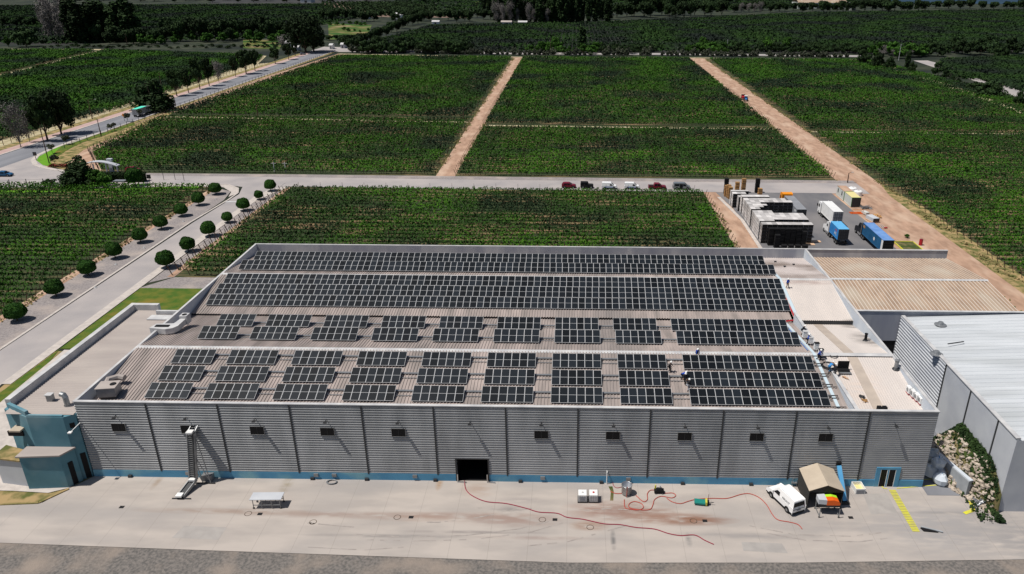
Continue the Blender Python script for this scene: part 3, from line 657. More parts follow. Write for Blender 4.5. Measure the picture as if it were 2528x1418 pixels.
for x, y, nm in ((-65.7, 80.5, 'boxy'), (-62.9, 79.4, 'tall')):
    t = thing('roof_vent', {'boxy': 'short square grey vent on the annex roof', 'tall': 'taller hooded grey vent on the annex roof beside the warehouse corner'}[nm], 'vent', (x, y, 9.45), group='vents on the annex roof')
    if nm == 'boxy': MB().box(-.35, .35, -.3, .3, 0, .9).build('duct', 'grey_metal', t); MB().box(-.45, .4, -.4, .35, .9, 1.0).build('cap', 'coping', t)
    else: MB().tube([(0, 0, 0), (0, 0, 1.2), (-.2, .1, 1.5), (-.6, .2, 1.55)], .33, 10).build('duct', 'grey_metal', t); MB().lathe([(.4, 0), (.42, .1)], 12).build('collar', 'coping', t)
t = thing('flood_light', 'thin white lamp arm at the warehouse front left corner', 'lamp', (-60.5, 77.6, 8.2))
MB().bar((0, 0, 0), (-.5, -1.3, -.5), .07).build('arm', 'white_paint', t); MB().box(-.8, -.35, -1.6, -1.2, -.62, -.48).build('lamp_head', 'white_paint', t)

# ---------------------------------------------------------------- tan-roofed building and white-roofed building
tb = thing('tan_roofed_building', 'grey walled shed with tan ribbed roof behind the white roofed building', 'building')
MB().box(XR + .05, 51.3, 106.6, 112, 0, 5.99).build('alley_shade_block', 'black', tb); X0w = 51.3  # black block stands in for the deep shade low in the alley
mb = MB(); x0, x1 = XR + .02, 71.0
mb.box(x0, X0w, 106.5, 106.8, 6.0, 11.08); mb.box(X0w, x1, 106.5, 106.8, 0, 11.08); mb.box(x0, x1, 134.1, 134.4, 0, 11.08); mb.box(x1 - .3, x1, 106.8, 134.1, 0, 9.3)
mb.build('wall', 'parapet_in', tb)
mb = MB(); mb.box(x0, x1, 106.42, 106.88, 11.08, 11.18); mb.box(x0, x1, 134.02, 134.48, 11.08, 11.18); mb.build('coping', 'coping', tb)
mb = MB(); rib_roof(x0, x1, 106.8, 9.9, 119.4, 11.15, .62, .09, .22, mb, True); rib_roof(x0, x1, 119.4, 11.15, 134.1, 9.5, .62, .09, .22, mb, True)
mb.build('roof', ['roof_tan', 'roof_rib_pale'], tb)
MB().extrude([(119.0, 11.2), (119.4, 11.35), (119.8, 11.2), (119.4, 11.1)], x0, x1, 'x').build('ridge_cap', 'coping', tb)

rb = thing('white_roofed_building', 'large shed with bright white roof and pale grey side wall right of the warehouse', 'building')
mb = MB(); X0 = 51.3; YW = 73.2
mb.box(X0 + .08, X0 + .4, YW, 106.2, 0, 10.5); mb.box(X0 + .4, 100, YW, YW + .3, 0, 10.2); mb.build('wall', 'wall_grey', rb)
rib_wall_x(X0 + .05, 91, 106.4, 0, 10.45).build('ribbed_wall', 'wall_grey', rb)
mb = MB()
for y in (90.9, 84.0, 77.2): mb.box(X0 - .06, X0 + .08, y - .07, y + .07, 0, 10.4)
mb.build('wall_joints', 'joint_dark', rb)
mb = MB(); y = YW + .1; P = []
while y < 106.2:
    for fy, fz in ((0, 0), (.75, 0), (.83, .09), (.92, .09)): P.append((min(y + fy, 106.3), fz))
    y += 1.0
n = len(mb.v); k = len(P)
mb.v += [(X0 + .4, p[0], 10.2 + p[1]) for p in P] + [(80, p[0], 11.3 + p[1]) for p in P] + [(100, p[0], 10.6 + p[1]) for p in P]
for r in (0, 1):
    for i in range(k - 1): mb.f.append((n + r * k + i, n + (r + 1) * k + i, n + (r + 1) * k + i + 1, n + r * k + i + 1)); mb.m.append(0)
mb.build('roof', 'roof_white', rb)
MB().box(X0 - .05, X0 + .5, YW, 106.3, 10.45, 10.56).build('coping', 'coping', rb)

for i, (px, py, k) in enumerate(((2322, 800, 0), (2362, 852, 1), (2312, 872, 0))):
    x, y = at(px, py, 10.6)
    if k: tag(MB().bar((x - 1.3, y, 10.75), (x + 1.3, y + .7, 10.8), .12).build('roof_bar', 'dark_metal'), 'dark bent bar lying on the white roof', 'bar')
    else:
        o = MB().lathe([(0, .5), (.35, .45), (.5, .1), (.9, 0)], 12).build('roof_cowl', 'grey_metal'); o.location = (x, y, 10.5); tag(o, ['low grey cowl on the white roof near its rear edge', '', 'low grey cowl on the white roof near its left edge'][i], 'vent')

# ---------------------------------------------------------------- roof surface and solar arrays
def roofz(y, x=0.0):
    if x > 34.9:
        prof = [(78.0, 9.0), (91.8, 11.15), (106.3, 8.75), (106.35, 9.5), (118.8, 11.3), (134.1, 9.3)]
    else:
        prof = [(78.0, 9.3), (91.8, 11.3), (106.7, 9.0), (106.71, 9.35), (118.8, 11.3), (134.1, 9.3)]
    return float(np.interp(y, [p[0] for p in prof], [p[1] for p in prof]))
def at_roof(px, py):
    z = 10.3
    for _ in range(25):
        x, y = at(px, py, z); z = .5 * z + .5 * roofz(min(max(y, 78), 134), x)
    return x, y, roofz(y, x) + .05
PW, PL, TILT = 1.09, 2.50, math.radians(20.5)
def panel_mesh():
    mb = MB(); fr = .036; w0, w1 = .008, PW - .008
    mb.box(w0, w1, 0, PL, -.04, 0, 1)
    mb.box(w0 + fr, w1 - fr, fr, PL / 2 - .022, 0, .006, 0); mb.box(w0 + fr, w1 - fr, PL / 2 + .022, PL - fr, 0, .006, 0)
    return mb.mesh('solar_panel', ['cell', 'panel_frame'])
PM = panel_mesh()
ORD = ['first', 'second', 'third', 'fourth', 'fifth', 'sixth', 'seventh', 'eighth', 'ninth']
def array(x0, n, y0, label, group):
    z0 = roofz(y0) + .3
    t = thing('solar_array', label, 'solar array', (x0, y0, z0), group=group)
    ct, st = math.cos(TILT), math.sin(TILT)
    for k in range(n):
        o = link('solar_panel', PM, t); o.location = (k * PW, 0, 0); o.rotation_euler = (TILT + math.radians(random.uniform(-.5, .5)), math.radians(random.uniform(-.3, .3)), 0)
    for u, nm in ((.45, 'rail'), (1.95, 'rail')):
        MB().box(0, n * PW, u * ct - .04, u * ct + .04, u * st - .16, u * st - .06).build(nm, 'grey_metal', t)
    lg = MB(); k = .5
    while k < n:
        x = k * PW
        ya, za = .45 * ct, .45 * st - .1; yb, zb = 1.95 * ct, 1.95 * st - .1
        lg.bar((x, ya, roofz(y0 + ya) + .06 - z0), (x, ya, za), .06); lg.bar((x, yb, roofz(y0 + yb) + .06 - z0), (x, yb, zb), .06); lg.bar((x, ya, roofz(y0 + ya) + .1 - z0), (x, yb, zb), .05)
        k += 2.0
    lg.build('leg_frame', 'grey_metal', t)
    return t
ROWY = {1: 80.6, 2: 84.15, 3: 87.75, 4: 94.7, 5: 100.8}
RN = {1: 'front row along the parapet', 2: 'second row from the parapet', 3: 'row below the nearer white ridge', 4: 'row behind the nearer white ridge', 5: 'row before the dark roof step'}
for r, y0 in ROWY.items():
    g = 'separate tilted solar arrays on the near roof'
    dx = {1: 0, 2: 0, 3: 0, 4: .4, 5: .2}[r]
    array(-53.85 + dx, 5, y0, f'five-panel solar array at the left end of the {RN[r]}', g)
    for k in range(7):
        array(-46.4 + 8.77 * k + dx * (1 - k / 7), 6, y0, f'six-panel array, {ORD[k + 1]} from left in the {RN[r]}', g)
    array(15.0, 16 if r != 5 else 16, y0, f'sixteen-panel solar array at the right of the {RN[r]}', g)
for i, (y0, x0, lb) in enumerate(((108.75, -58.9, 'nearest of the five continuous rows, just behind the pink step'), (112.0, -58.8, 'middle row of the three before the far white ridge'), (115.2, -58.7, 'row directly below the far white ridge'),
                                  (120.8, -58.4, 'row just behind the far white ridge'), (127.6, -58.6, 'farthest row beside the rear parapet'))):
    array(x0, 86, y0, f'roof-long continuous solar array, {lb}', 'continuous solar arrays on the far roof')
# cable trays and conduits between the arrays
for r, y0 in ROWY.items():
    y = y0 + 2.15; z = roofz(y) + .12
    tag(MB().box(-52.5, 33.0, y - .16, y + .16, z, z + .12).build('cable_tray', 'grey_metal'), f'light grey cable tray crossing the gaps of the {RN[r]}', 'cable tray', 'cable trays between the solar arrays')
    y = y0 + 1.25; z = roofz(y) + .1
    tag(MB().box(-52.5, 33.0, y - .05, y + .05, z, z + .06).build('conduit', 'grey_metal'), f'thin conduit behind the low edge of the {RN[r]}', 'conduit', 'conduits between the solar arrays')
def along(xs, ys, m, name, w=.35, h=.08, up=.12):
    mb = MB()
    for (xa, ya), (xb, yb) in zip(zip(xs, ys), zip(xs[1:], ys[1:])):
        mb.bar((xa, ya, roofz(ya, xa) + up), (xb, yb, roofz(yb, xb) + up), w, h)
    return mb.build(name, m)
tag(along([33.35, 33.35, 33.35], [80.5, 91.8, 105.5], 'tray_blue', 'cable_tray', .42), 'pale blue cable tray running back beside the white inverters', 'cable tray')
tag(along([35.4, 35.4, 35.5], [107.2, 118.8, 126.0], 'tray_blue', 'cable_tray', .5), 'pale blue cable tray crossing the far white ridge', 'cable tray')
tag(along([32.9, 33.0], [93, 104.8], 'tarp_blue', 'conduit', .12), 'blue conduit beside the inverter tray', 'conduit')
rp = MB(); rp.tube([(34.9, 114.5, roofz(114.5) + .2), (35.0, 107.5, roofz(107.5) + .3), (35.0, 106.2, 9.6), (33.0, 105.9, 9.4), (33.0, 104.9, 9.35)], .12)
tag(rp.build('red_pipe', 'red'), 'bright red pipe turning at the roof step', 'pipe')
for i in range(14):
    y = 80.5 + i * 1.1 + (0.6 if i % 2 else 0)
    if y > 91: break
    tag(MB().box(32.55, 33.9 if i % 3 else 34.3, y - .05, y + .05, roofz(y) + .2, roofz(y) + .27).build('bracket', 'dark_metal'), 'short dark bracket bar under the pale blue cable tray', 'bracket', 'bracket bars under the cable tray')

# roof machinery
x, y, z = at_roof(285, 975)
t = thing('air_handler', 'boxy grey air handling unit with round fan at the near left roof corner', 'air conditioner', (x - .4, y - .2, roofz(y) + .05), rz=math.radians(8))
MB().box(-1.2, 1.0, -.9, .9, .25, 1.45).build('cabinet', 'grey_metal', t)
b = MB().box(-1.3, 1.1, -1.0, 1.0, 1.45, 1.55).build('lid', 'roof_annex', t); MB().lathe([(0, 1.62), (.36, 1.62), (.4, 1.56)], 16, (.5, .1, 0)).build('fan', 'black', b)
MB().tube([(-.8, 1.0, 1.0), (-.8, 1.9, 1.25), (.2, 2.4, 1.3), (1.0, 2.2, 1.2)], .42, 8).build('duct', 'roof_annex', t); MB().box(-1.1, .9, -.8, .8, 0, .25).build('base', 'dark_metal', t)
x, y, z = at_roof(415, 820)
t = thing('roof_duct', 'pale blue-grey curved air duct lying against the left parapet', 'duct', (x, y, roofz(y) + .1), rz=math.radians(0))
pr = [(-1.9, -1.2), (.6, -1.6), (1.5, -1.2), (1.9, -.4), (1.9, 2.0), (1.1, 2.0), (.9, .4), (-1.6, .2)]
MB().prism(pr, .3, 1.15).build('duct_body', 'coping', t); MB().box(1.0, 2.1, 1.9, 3.1, .2, 1.6).build('fan_box', 'coping', t)
MB().box(-1.3, .7, -.9, -.3, 1.15, 1.25).build('louvre', 'black', t); MB().lathe([(0, 1.63), (.35, 1.63), (.38, 1.6)], 14, (1.55, 2.5, 0)).build('fan', 'black', t)
mb = MB(); [mb.bar((a, b, -.1), (a, b, .3), .08) for a in (-1.5, 1.5) for b in (-1.0, .3)]; mb.build('stand', 'dark_metal', t)
for i, (px, py) in enumerate(((1987, 838), (2002, 853), (2024, 868), (2034, 884))):
    x, y, z = at_roof(px, py); x = 33.95
    t = thing('inverter', ['white solar inverter box farthest back in the line beside the divider wall', 'white solar inverter box, second from the back', 'white solar inverter box with black lid, third from the back', 'white solar inverter box nearest the crouching worker'][i], 'inverter', (x, y, z), group='white inverters beside the divider wall')
    MB().box(-.3, .3, -.22, .22, .35, 1.25).build('cabinet', 'white_paint', t); MB().box(-.34, .36, -.26, .26, 1.25, 1.31).build('lid', 'black' if i > 1 else 'coping', t)
    mb = MB(); [mb.bar((a, 0, 0), (a, 0, .35), .06) for a in (-.25, .25)]; mb.build('stand', 'dark_metal', t)
for i in range(5):
    px = 2249 + i * 9.5; py = 972 + i * 8.5
    x, y, z = at_roof(px, py); x -= .35
    t = thing('condenser_unit', f'white outdoor air conditioner, {["farthest back", "second from the back", "middle one", "fourth from the back", "nearest the front parapet"][i]} of the five', 'air conditioner', (x, y, z), group='five air conditioners beside the right parapet')
    MB().box(-.22, .22, -.45, .45, .15, .95).build('case', 'white_paint', t); MB().box(-.2, .2, -.4, .4, 0, .15).build('feet', 'red', t)
    m = MB(); m.lathe([(0, 0), (.28, 0), (.3, -.02)], 14); me = m.build('fan_grille', 'grey_metal', t); me.rotation_euler = (0, math.radians(-90), 0); me.location = (-.225, 0, .55)
def stack(px, py, r, h, m, lb, base=False):
    x, y, z = at_roof(px, py); t = thing('roof_vent', lb, 'vent', (x, y, z - .05))
    MB().tube([(0, 0, 0), (0, 0, h)], r, 12).build('pipe', m, t); MB().lathe([(0, h + .16), (r * 1.25, h + .06), (r * 1.25, h - .02)], 12).build('cap', m, t); MB().lathe([(r * 1.2, .25), (r * 2, 0)], 12).build('flashing', 'dark_metal', t)
stack(2136, 842, .2, 1.15, 'black', 'thin black vent stack behind the nearer wing ridge')
stack(2211, 912, .26, 1.35, 'grey_metal', 'grey vent stack near the right parapet of the wing roof')
stack(2118, 788, .3, 1.0, 'dark_metal', 'dark vent at the corner of the wing roof step')
stack(2312, 1012, .2, 2.2, 'bright_metal', 'slim pipe standing in the alley by the corner') if False else None
x, y, z = at_roof(2082, 918)
t = thing('tool_case', 'open black equipment case standing on the wing roof', 'case', (x, y, z), group=None)
MB().box(-.75, .75, -.35, .35, 0, .3).build('tray', 'black', t); l = MB().box(-.75, .75, .33, .42, .3, 1.35).build('lid', 'black', t); MB().box(-.8, .85, -.75, -.38, 0, .12).build('front_flap', 'grey_metal', t)
for i, (px, py, m, lb) in enumerate(((2087, 935, 'timber', 'small heap of orange brown straps beside the black case'), (2083, 965, 'bin_tan', 'small brown scrap heap on the roof edge'), (2129, 982, 'dark_metal', 'dark coil of cable on the divider wall foot'), (2135, 992, 'bin_tan', 'brown bundle of fittings near the front parapet'))):
    x, y, z = at_roof(px, py); mb = MB()
    for k in range(9): mb.tube([(random.uniform(-.4, .4), random.uniform(-.4, .4), .05), (random.uniform(-.4, .4), random.uniform(-.4, .4), .18), (random.uniform(-.4, .4), random.uniform(-.4, .4), .06)], .04, 5)
    o = mb.build('cable_scrap', m); o.location = (x, y, z); tag(o, lb, 'scrap')
def coil(x, y, z, R, m, lb, turns=5, r=.035, cat='cable coil', squash=1.0):
    pts = []
    for i in range(turns * 14):
        g = 2 * math.pi * i / 14; rr = R * (1 + .12 * math.sin(i * .37)); pts.append((x + rr * math.cos(g), y + rr * squash * math.sin(g), z + .05 + .03 * (i / 14)))
    return tag(MB().tube(pts, r, 5).build('cable_coil', m), lb, cat)
x, y, z = at_roof(2045, 905); coil(x, y, z, .9, 'black', 'large loose black cable coil between the two bending workers')
x, y, z = at_roof(2053, 880); coil(x + .2, y, z, .5, 'dark_metal', 'small dark cable coil hung over the divider wall', z and 4)
for px, py in ((2144, 1002), (2156, 1001)):
    x, y, z = at_roof(px, py); tag(MB().box(x - .25, x + .25, 78.2, 78.7, 10.2, 11.3).build('junction_box', 'black'), 'small black junction box standing at the front parapet of the wing', 'box', 'pair of black boxes at the front parapet')
for px, py in ((1914, 648), (1959, 655), (1937, 660)):
    x, y, z = at_roof(px, py); tag(MB().box(x - .2, x + .2, y - .15, y + .15, z, z + .2).build('roof_debris', 'dark_metal'), 'tiny dark piece of debris on the dusty far roof corner', 'debris', 'debris on the far roof corner')

# ---------------------------------------------------------------- vines
def vine_points(x0, x1, y, per_m, rng, h0=.75, h1=1.85, half=.52, gap=True):
    L = x1 - x0; n = int(L * per_m)
    if n <= 0: return np.zeros((0, 3))
    x = rng.uniform(x0, x1, n)
    ph = rng.uniform(0, 6)
    vig = .6 + .28 * np.sin(x * .11 + ph) + .22 * np.sin(x * .53 + ph * 2) + .3 * np.cos(2 * math.pi * (x - x0) / 1.6)
    keep = rng.uniform(0, 1, n) < np.clip(vig + .35, .12, 1)
    x = x[keep]; n = len(x)
    yy = y + rng.normal(0, half * .5, n); zz = h0 + (h1 - h0) * rng.beta(1.7, 1.5, n)
    return np.stack([x, yy, zz], 1)
def vine_normals(n, rng): return rng.normal(0, 1, (n, 3)) * np.array([.75, .75, .45]) + np.array([-.1, -.25, .75])
POST = MB().bar((0, 0, 0), (0, 0, 1.9), .11).mesh('end_post', 'post_wood')
rows = []
def leftA(y): return float(np.interp(y, [228, 230, 257, 327, 575], [-147, -149, -168, -176.8, -170]))
def rightC(y): return float(np.interp(y, [120, 347, 470, 555], [232, 224, 216, 209.5]))
blocks = [
    ('left', 106.5, 211.6, lambda y: -178, lambda y: -106.6, 'leafy vine row in the block left of the driveway'),
    ('near', 145.2, 209.6, lambda y: -82.6 if y > 146 else -80, lambda y: 37.2, 'dense vine row in the block between warehouse and cross road'),
    ('west', 230.2, 320.5, leftA, lambda y: -44.6 - .8 * math.sin(y), 'vine row beyond the cross road, left of the central dirt track'),
    ('west2', 327.0, 559, leftA, lambda y: -45.3 - .8 * math.sin(y), 'vine row in the far field left of the central dirt track'),
    ('mid', 229.5, 303.6, lambda y: -36.2, lambda y: 80.4, 'vine row beyond the cross road between the two dirt tracks'),
    ('mid2', 312, 559, lambda y: -36.6, lambda y: 81.4, 'vine row in the far field between the two dirt tracks'),
    ('east', 126, 298.6, lambda y: 95.4 + .5 * math.sin(y * 2), rightC, 'vine row in the large field right of the right-hand dirt track'),
    ('east2', 302.5, 554, lambda y: 95.6, rightC, 'vine row in the far part of the field right of the dirt track'),
    ('gate', 200.5, 203, lambda y: -178, lambda y: -176, 'x')]
for nm, ya, yb, xa, xb, lb in blocks[:-1]:
    y = ya
    while y <= yb: rows.append((y, nm, xa(y), xb(y), lb)); y += 2.75
rows.sort(key=lambda r: r[0])
stuff_pts = {}
for i, (y, nm, x0, x1, lb) in enumerate(rows):
    rng = np.random.default_rng(1000 + i)
    d = depth(0, y)
    per = 27 if y < 215 else (17 if y < 320 else 9.5)
    size = .37 if y < 215 else (.45 if y < 320 else .62)
    P = vine_points(x0, x1, y, per, rng)
    if i < 300:
        root = thing('vine_row', lb, 'vine row', (x0, y, 0), group=lb.replace('vine row', 'vine rows'))
        P = P - np.array([x0, y, 0])
        link('foliage', quads_mesh('foliage', P, vine_normals(len(P), rng), size, 'vine_leaf' if y < 260 else 'vine_leaf_air_toned', .8), root)
        tr = MB(); xx = 0.8
        while xx < x1 - x0:
            if y < 330:
                tr.bar((xx, 0, 0), (xx + rng.uniform(-.12, .12), rng.uniform(-.05, .05), rng.uniform(.9, 1.15)), .09)
            xx += 1.6
        xx = 6.4
        pw = .10 if y < 228 else .12
        while xx < x1 - x0 - 2: tr.bar((xx, 0, 0), (xx, 0, 2.1), pw); xx += 6.4
        if tr.v: tag(tr.build('trunks_and_posts', 'post_wood', root), kind='stuff')  # vine trunks and row posts gathered in one mesh
        for ex, ln in ((-.6, -.5), (x1 - x0 + .6, .5)):
            o = link('end_post', POST, root); o.location = (ex, 0, 0); o.rotation_euler = (0, ln * .6, 0)
    else:
        stuff_pts.setdefault(nm, []).append(P)
for nm, ps in stuff_pts.items():
    P = np.concatenate(ps); o = link('vineyard', quads_mesh('vineyard', P, vine_normals(len(P), RNG), .66, 'vine_leaf_air_toned', .8))
    tag(o, 'distant green vine rows filling the far vineyard fields up to the hedge', 'vineyard', kind='stuff')
wp = []
for xe, ya, yb in ((-43.3, 228, 560), (-36.7, 228, 558), (81.6, 226, 560), (93.6, 135, 558), (38.3, 144, 206), (-104.9, 104, 212), (-83.9, 145, 212), (92.6, 70, 200), (85.4, 70, 140)):
    n = int((yb - ya) * 9); wp.append(np.column_stack([xe + RNG.normal(0, .55, n), RNG.uniform(ya, yb, n), RNG.uniform(.06, .32, n)]))
wp = np.concatenate(wp); keep = (np.sin(wp[:, 1] * .21) + np.sin(wp[:, 1] * .57 + wp[:, 0]) + RNG.normal(0, .7, len(wp))) > .2; wp = wp[keep]
tag(link('track_weeds', quads_mesh('track_weeds', wp, vine_normals(len(wp), RNG), .42, 'weed')), 'dry and green weeds along the ragged edges of the dirt tracks', 'weeds', kind='stuff')
# sparse young vines on the road edge in front of the parked cars
for i in range(62):
    x = -81 + i * 1.92 + random.uniform(-.3, .3)
    if x > 36: break
    if i == 0:
        t = thing('young_vine', 'small sprouting vine stock standing at the cross road edge', 'vine', (x, 211.3, .1), group='young vines along the cross road edge')
        rng = np.random.default_rng(5); P = np.stack([rng.uniform(-.6, .6, 40), rng.normal(0, .12, 40), 1.0 + rng.uniform(-.1, .55, 40)], 1)
        link('foliage', quads_mesh('foliage', P, vine_normals(40, rng), .26, 'vine_leaf', .8), t); MB().bar((0, 0, 0), (.05, 0, 1.1), .09).build('stem', 'post_wood', t); YV = proto(t)
    else: dup(YV, (x, 211.3 + random.uniform(-.1, .1), .1), random.uniform(-.3, .3), scale=(random.uniform(.6, 1.1), 1, random.uniform(.6, .95)))
for i in range(19):
    x = -80 + i * 6.4
    o = link('stake', POST); o.location = (x, 211.4, .1); o.scale = (.6, .6, 1.15); tag(o, 'thin tall stake in the young vines at the cross road edge', 'stake', 'stakes along the cross road edge')

# ---------------------------------------------------------------- trees
def crown_points(n, shape, rng, clumps=26):
    """points on the shells of many clumps inside an envelope (unit radius, unit height)"""
    C = []; R = []
    while len(C) < clumps:
        p = rng.uniform(-1, 1, 3)
        if shape == 'round': ok = np.linalg.norm(p) < .82; q = p
        elif shape == 'broad': q = p * np.array([1, 1, 1]); ok = np.linalg.norm(q) < .85 and q[2] > -.6
        elif shape == 'cone': h = (p[2] + 1) / 2; q = p.copy(); ok = math.hypot(p[0], p[1]) < .75 * (1 - h * .9)
        elif shape == 'column': q = p.copy(); ok = math.hypot(p[0], p[1]) < .7 * (1 - .6 * abs(p[2]) ** 2)
        elif shape == 'hedge': q = p.copy(); ok = True
        else: q = p; ok = np.linalg.norm(p) < .8
        if ok: C.append(q); R.append(rng.uniform(.2, .42) * (1.0 if shape != 'cone' else (1.1 - (q[2] + 1) / 2 * .85)))
    C = np.array(C); R = np.array(R)
    k = rng.integers(0, clumps, n); D = rng.normal(size=(n, 3)); D /= np.linalg.norm(D, axis=1, keepdims=True)
    P = C[k] + D * (R[k] * rng.uniform(.65, 1.05, n))[:, None]
    return P, D
def tree_proto(name, cat, label, shape, H, Rr, trunk_h, leaves, size, leaf, clumps=26, seed=1, limbs=5, trunk_r=.3, bark='bark'):
    rng = np.random.default_rng(seed); t = thing(name, label, cat, (0, -5000, 0))
    P, D = crown_points(leaves, shape, rng, clumps)
    hh = (H - trunk_h) / 2
    P = P * np.array([Rr, Rr, hh]) + np.array([0, 0, trunk_h + hh])
    N = D + rng.normal(0, .45, D.shape)
    if leaves: link('crown', quads_mesh('crown', P, N, size, leaf, .8), t)
    mb = MB(); mb.tube([(0, 0, 0), (rng.uniform(-.1, .1), 0, trunk_h * .6), (rng.uniform(-.2, .2), rng.uniform(-.2, .2), trunk_h + hh)], [trunk_r, trunk_r * .75, trunk_r * .35], 7)
    for i in range(limbs):
        g = 6.28 * i / limbs + rng.uniform(-.4, .4); z0 = trunk_h * rng.uniform(.6, 1.0); r = Rr * rng.uniform(.4, .75)
        mb.tube([(0, 0, z0), (r * .5 * math.cos(g), r * .5 * math.sin(g), z0 + hh * .5), (r * math.cos(g), r * math.sin(g), z0 + hh * rng.uniform(.8, 1.3))], [trunk_r * .5, trunk_r * .3, trunk_r * .1], 5)
    mb.build('trunk', bark, t); proto(t); return t
USED = set()
def put(p, x, y, s=1.0, sz=None, label=None, group=None, rz=None, sx=None):
    rz = random.uniform(0, 6.28) if rz is None else rz
    sc = ((sx or s), (sx or s), (sz or s))
    if p.name not in USED:
        USED.add(p.name); p.location = (x, y, 0); p.rotation_euler = (0, 0, rz); p.scale = sc
        if label: p['label'] = label
        if group: p['group'] = group
        return p
    return dup(p, (x, y, 0), rz, label, group, sc)

# clipped round trees along the driveway
def topiary(seed):
    rng = np.random.default_rng(seed); t = thing('topiary_tree', 'x', 'tree', (0, -5000, 0))
    n = 5200; D = rng.normal(size=(n, 3)); D /= np.linalg.norm(D, axis=1, keepdims=True)
    bump_ = 1 + .05 * np.sin(D[:, 0] * 5 + seed) + .05 * np.sin(D[:, 2] * 6 + D[:, 1] * 4)
    P = D * (bump_ * rng.uniform(.90, 1.03, n))[:, None] * np.array([2.05, 2.05, 1.72]); P[:, 2] = np.maximum(P[:, 2], -1.15 + .1 * rng.random(n)); P[:, 2] += 2.3
    link('crown', quads_mesh('crown', P, D + rng.normal(0, .4, D.shape), .34, 'leaf_topiary', .8), t)
    mb = MB(); mb.ball((0, 0, 2.25), (1.8, 1.8, 1.35), 14); mb.build('inner_foliage', 'leaf_topiary', t)
    mb = MB(); mb.tube([(0, 0, 0), (.05, 0, .7), (0, .05, 1.7)], [.17, .13, .11], 7)
    for g in (0, 2, 4): mb.tube([(0, 0, .9), (.6 * math.cos(g), .6 * math.sin(g), 1.7)], [.08, .04], 5)
    mb.build('trunk', 'bark', t); return proto(t)
TP = [topiary(3), topiary(8)]
place = ['nearest the left edge of the photo', 'second nearest', 'third nearest', 'fourth nearest', 'fifth nearest', 'fifth farthest', 'fourth farthest', 'third farthest', 'second farthest', 'farthest, on the rounded corner']
for i, y in enumerate((122.5, 133.6, 144.3, 154.5, 165.0, 174.8, 185.3, 195.0, 205.6)):
    put(TP[i % 2], -101.7 + random.uniform(-.2, .2), y, random.uniform(.76, .86), label=f'clipped round tree left of the driveway, {place[i] if i < 5 else place[i + 1]}', group='clipped round trees left of the driveway', sz=random.uniform(.84, .95))
for i, (y, s) in enumerate(((149.3, 1.02), (159.2, .93), (169.8, 1.0), (180.3, .74), (190.4, .92), (200.8, .70), (209.5, .9))):
    put(TP[(i + 1) % 2], -87.6, y, s * .83, sz=s * .94, label=f'clipped round tree between driveway and vineyard, {["nearest the warehouse", "second from the warehouse", "large, third from the warehouse", "small, fourth from the warehouse", "fifth from the warehouse", "small, next to the last", "last, at the cross road"][i]}', group='clipped round trees right of the driveway')
for i, (px, py) in enumerate(((236, 712), (286, 655), (356, 614), (453, 548), (419, 572), (533, 493))):
    x, y = at(px, py); t = thing('ground_spotlight', 'small white ground light on the gravel beside the driveway kerb', 'light', (x, y, .06), group='ground lights along the driveway')
    MB().box(-.3, .3, -.2, .2, 0, .08).build('slab', 'coping', t); MB().tube([(0, 0, .08), (0, 0, .3), (.15, -.1, .42)], .09, 8).build('lamp_head', 'white_paint', t)

T_round = tree_proto('plane_tree', 'tree', 'x', 'round', 10, 4.2, 2.4, 3600, .6, 'leaf_dark', 17, 21)
T_round2 = tree_proto('plane_tree', 'tree', 'x', 'round', 10, 3.8, 2.8, 3000, .6, 'leaf_dark', 13, 22)
T_broad = tree_proto('broad_tree', 'tree', 'x', 'broad', 12, 7.0, 1.2, 6500, .65, 'leaf_dark', 44, 23, trunk_r=.5)
T_con = tree_proto('conifer_tree', 'tree', 'x', 'cone', 14, 6.0, .6, 5200, .6, 'leaf_dark', 60, 24, trunk_r=.4)
T_grn = tree_proto('bushy_tree', 'tree', 'x', 'round', 8, 3.6, 1.2, 2600, .55, 'leaf_green', 24, 25)
T_col = tree_proto('poplar_tree', 'tree', 'x', 'column', 24, 4.0, 1.0, 2600, 1.1, 'leaf_dark', 40, 26)
T_far = tree_proto('far_tree', 'tree', 'x', 'round', 14, 8.0, 1.0, 1500, 1.5, 'leaf_dark', 24, 27)
T_farg = tree_proto('far_tree', 'tree', 'x', 'round', 9, 6.0, .6, 1200, 1.2, 'leaf_green', 20, 28)
T_twig = tree_proto('bare_tree', 'tree', 'x', 'round', 22, 8.0, 3.0, 2300, .55, 'twig', 36, 29, limbs=9, bark='twig')
T_bri = tree_proto('bright_tree', 'tree', 'x', 'round', 9, 5.5, .8, 900, 1.3, 'leaf_bright', 14, 30)
T_bush = tree_proto('shrub', 'shrub', 'x', 'round', 2.6, 1.8, .1, 900, .35, 'leaf_olive', 14, 31, limbs=3, trunk_r=.08)
T_bushd = tree_proto('shrub', 'shrub', 'x', 'round', 5.0, 4.2, .1, 1300, .6, 'leaf_dark', 18, 32, limbs=3, trunk_r=.15)
T_olive = tree_proto('small_olive', 'tree', 'x', 'round', 3.6, 1.7, 1.3, 800, .32, 'leaf_olive', 12, 33, limbs=4, trunk_r=.09)
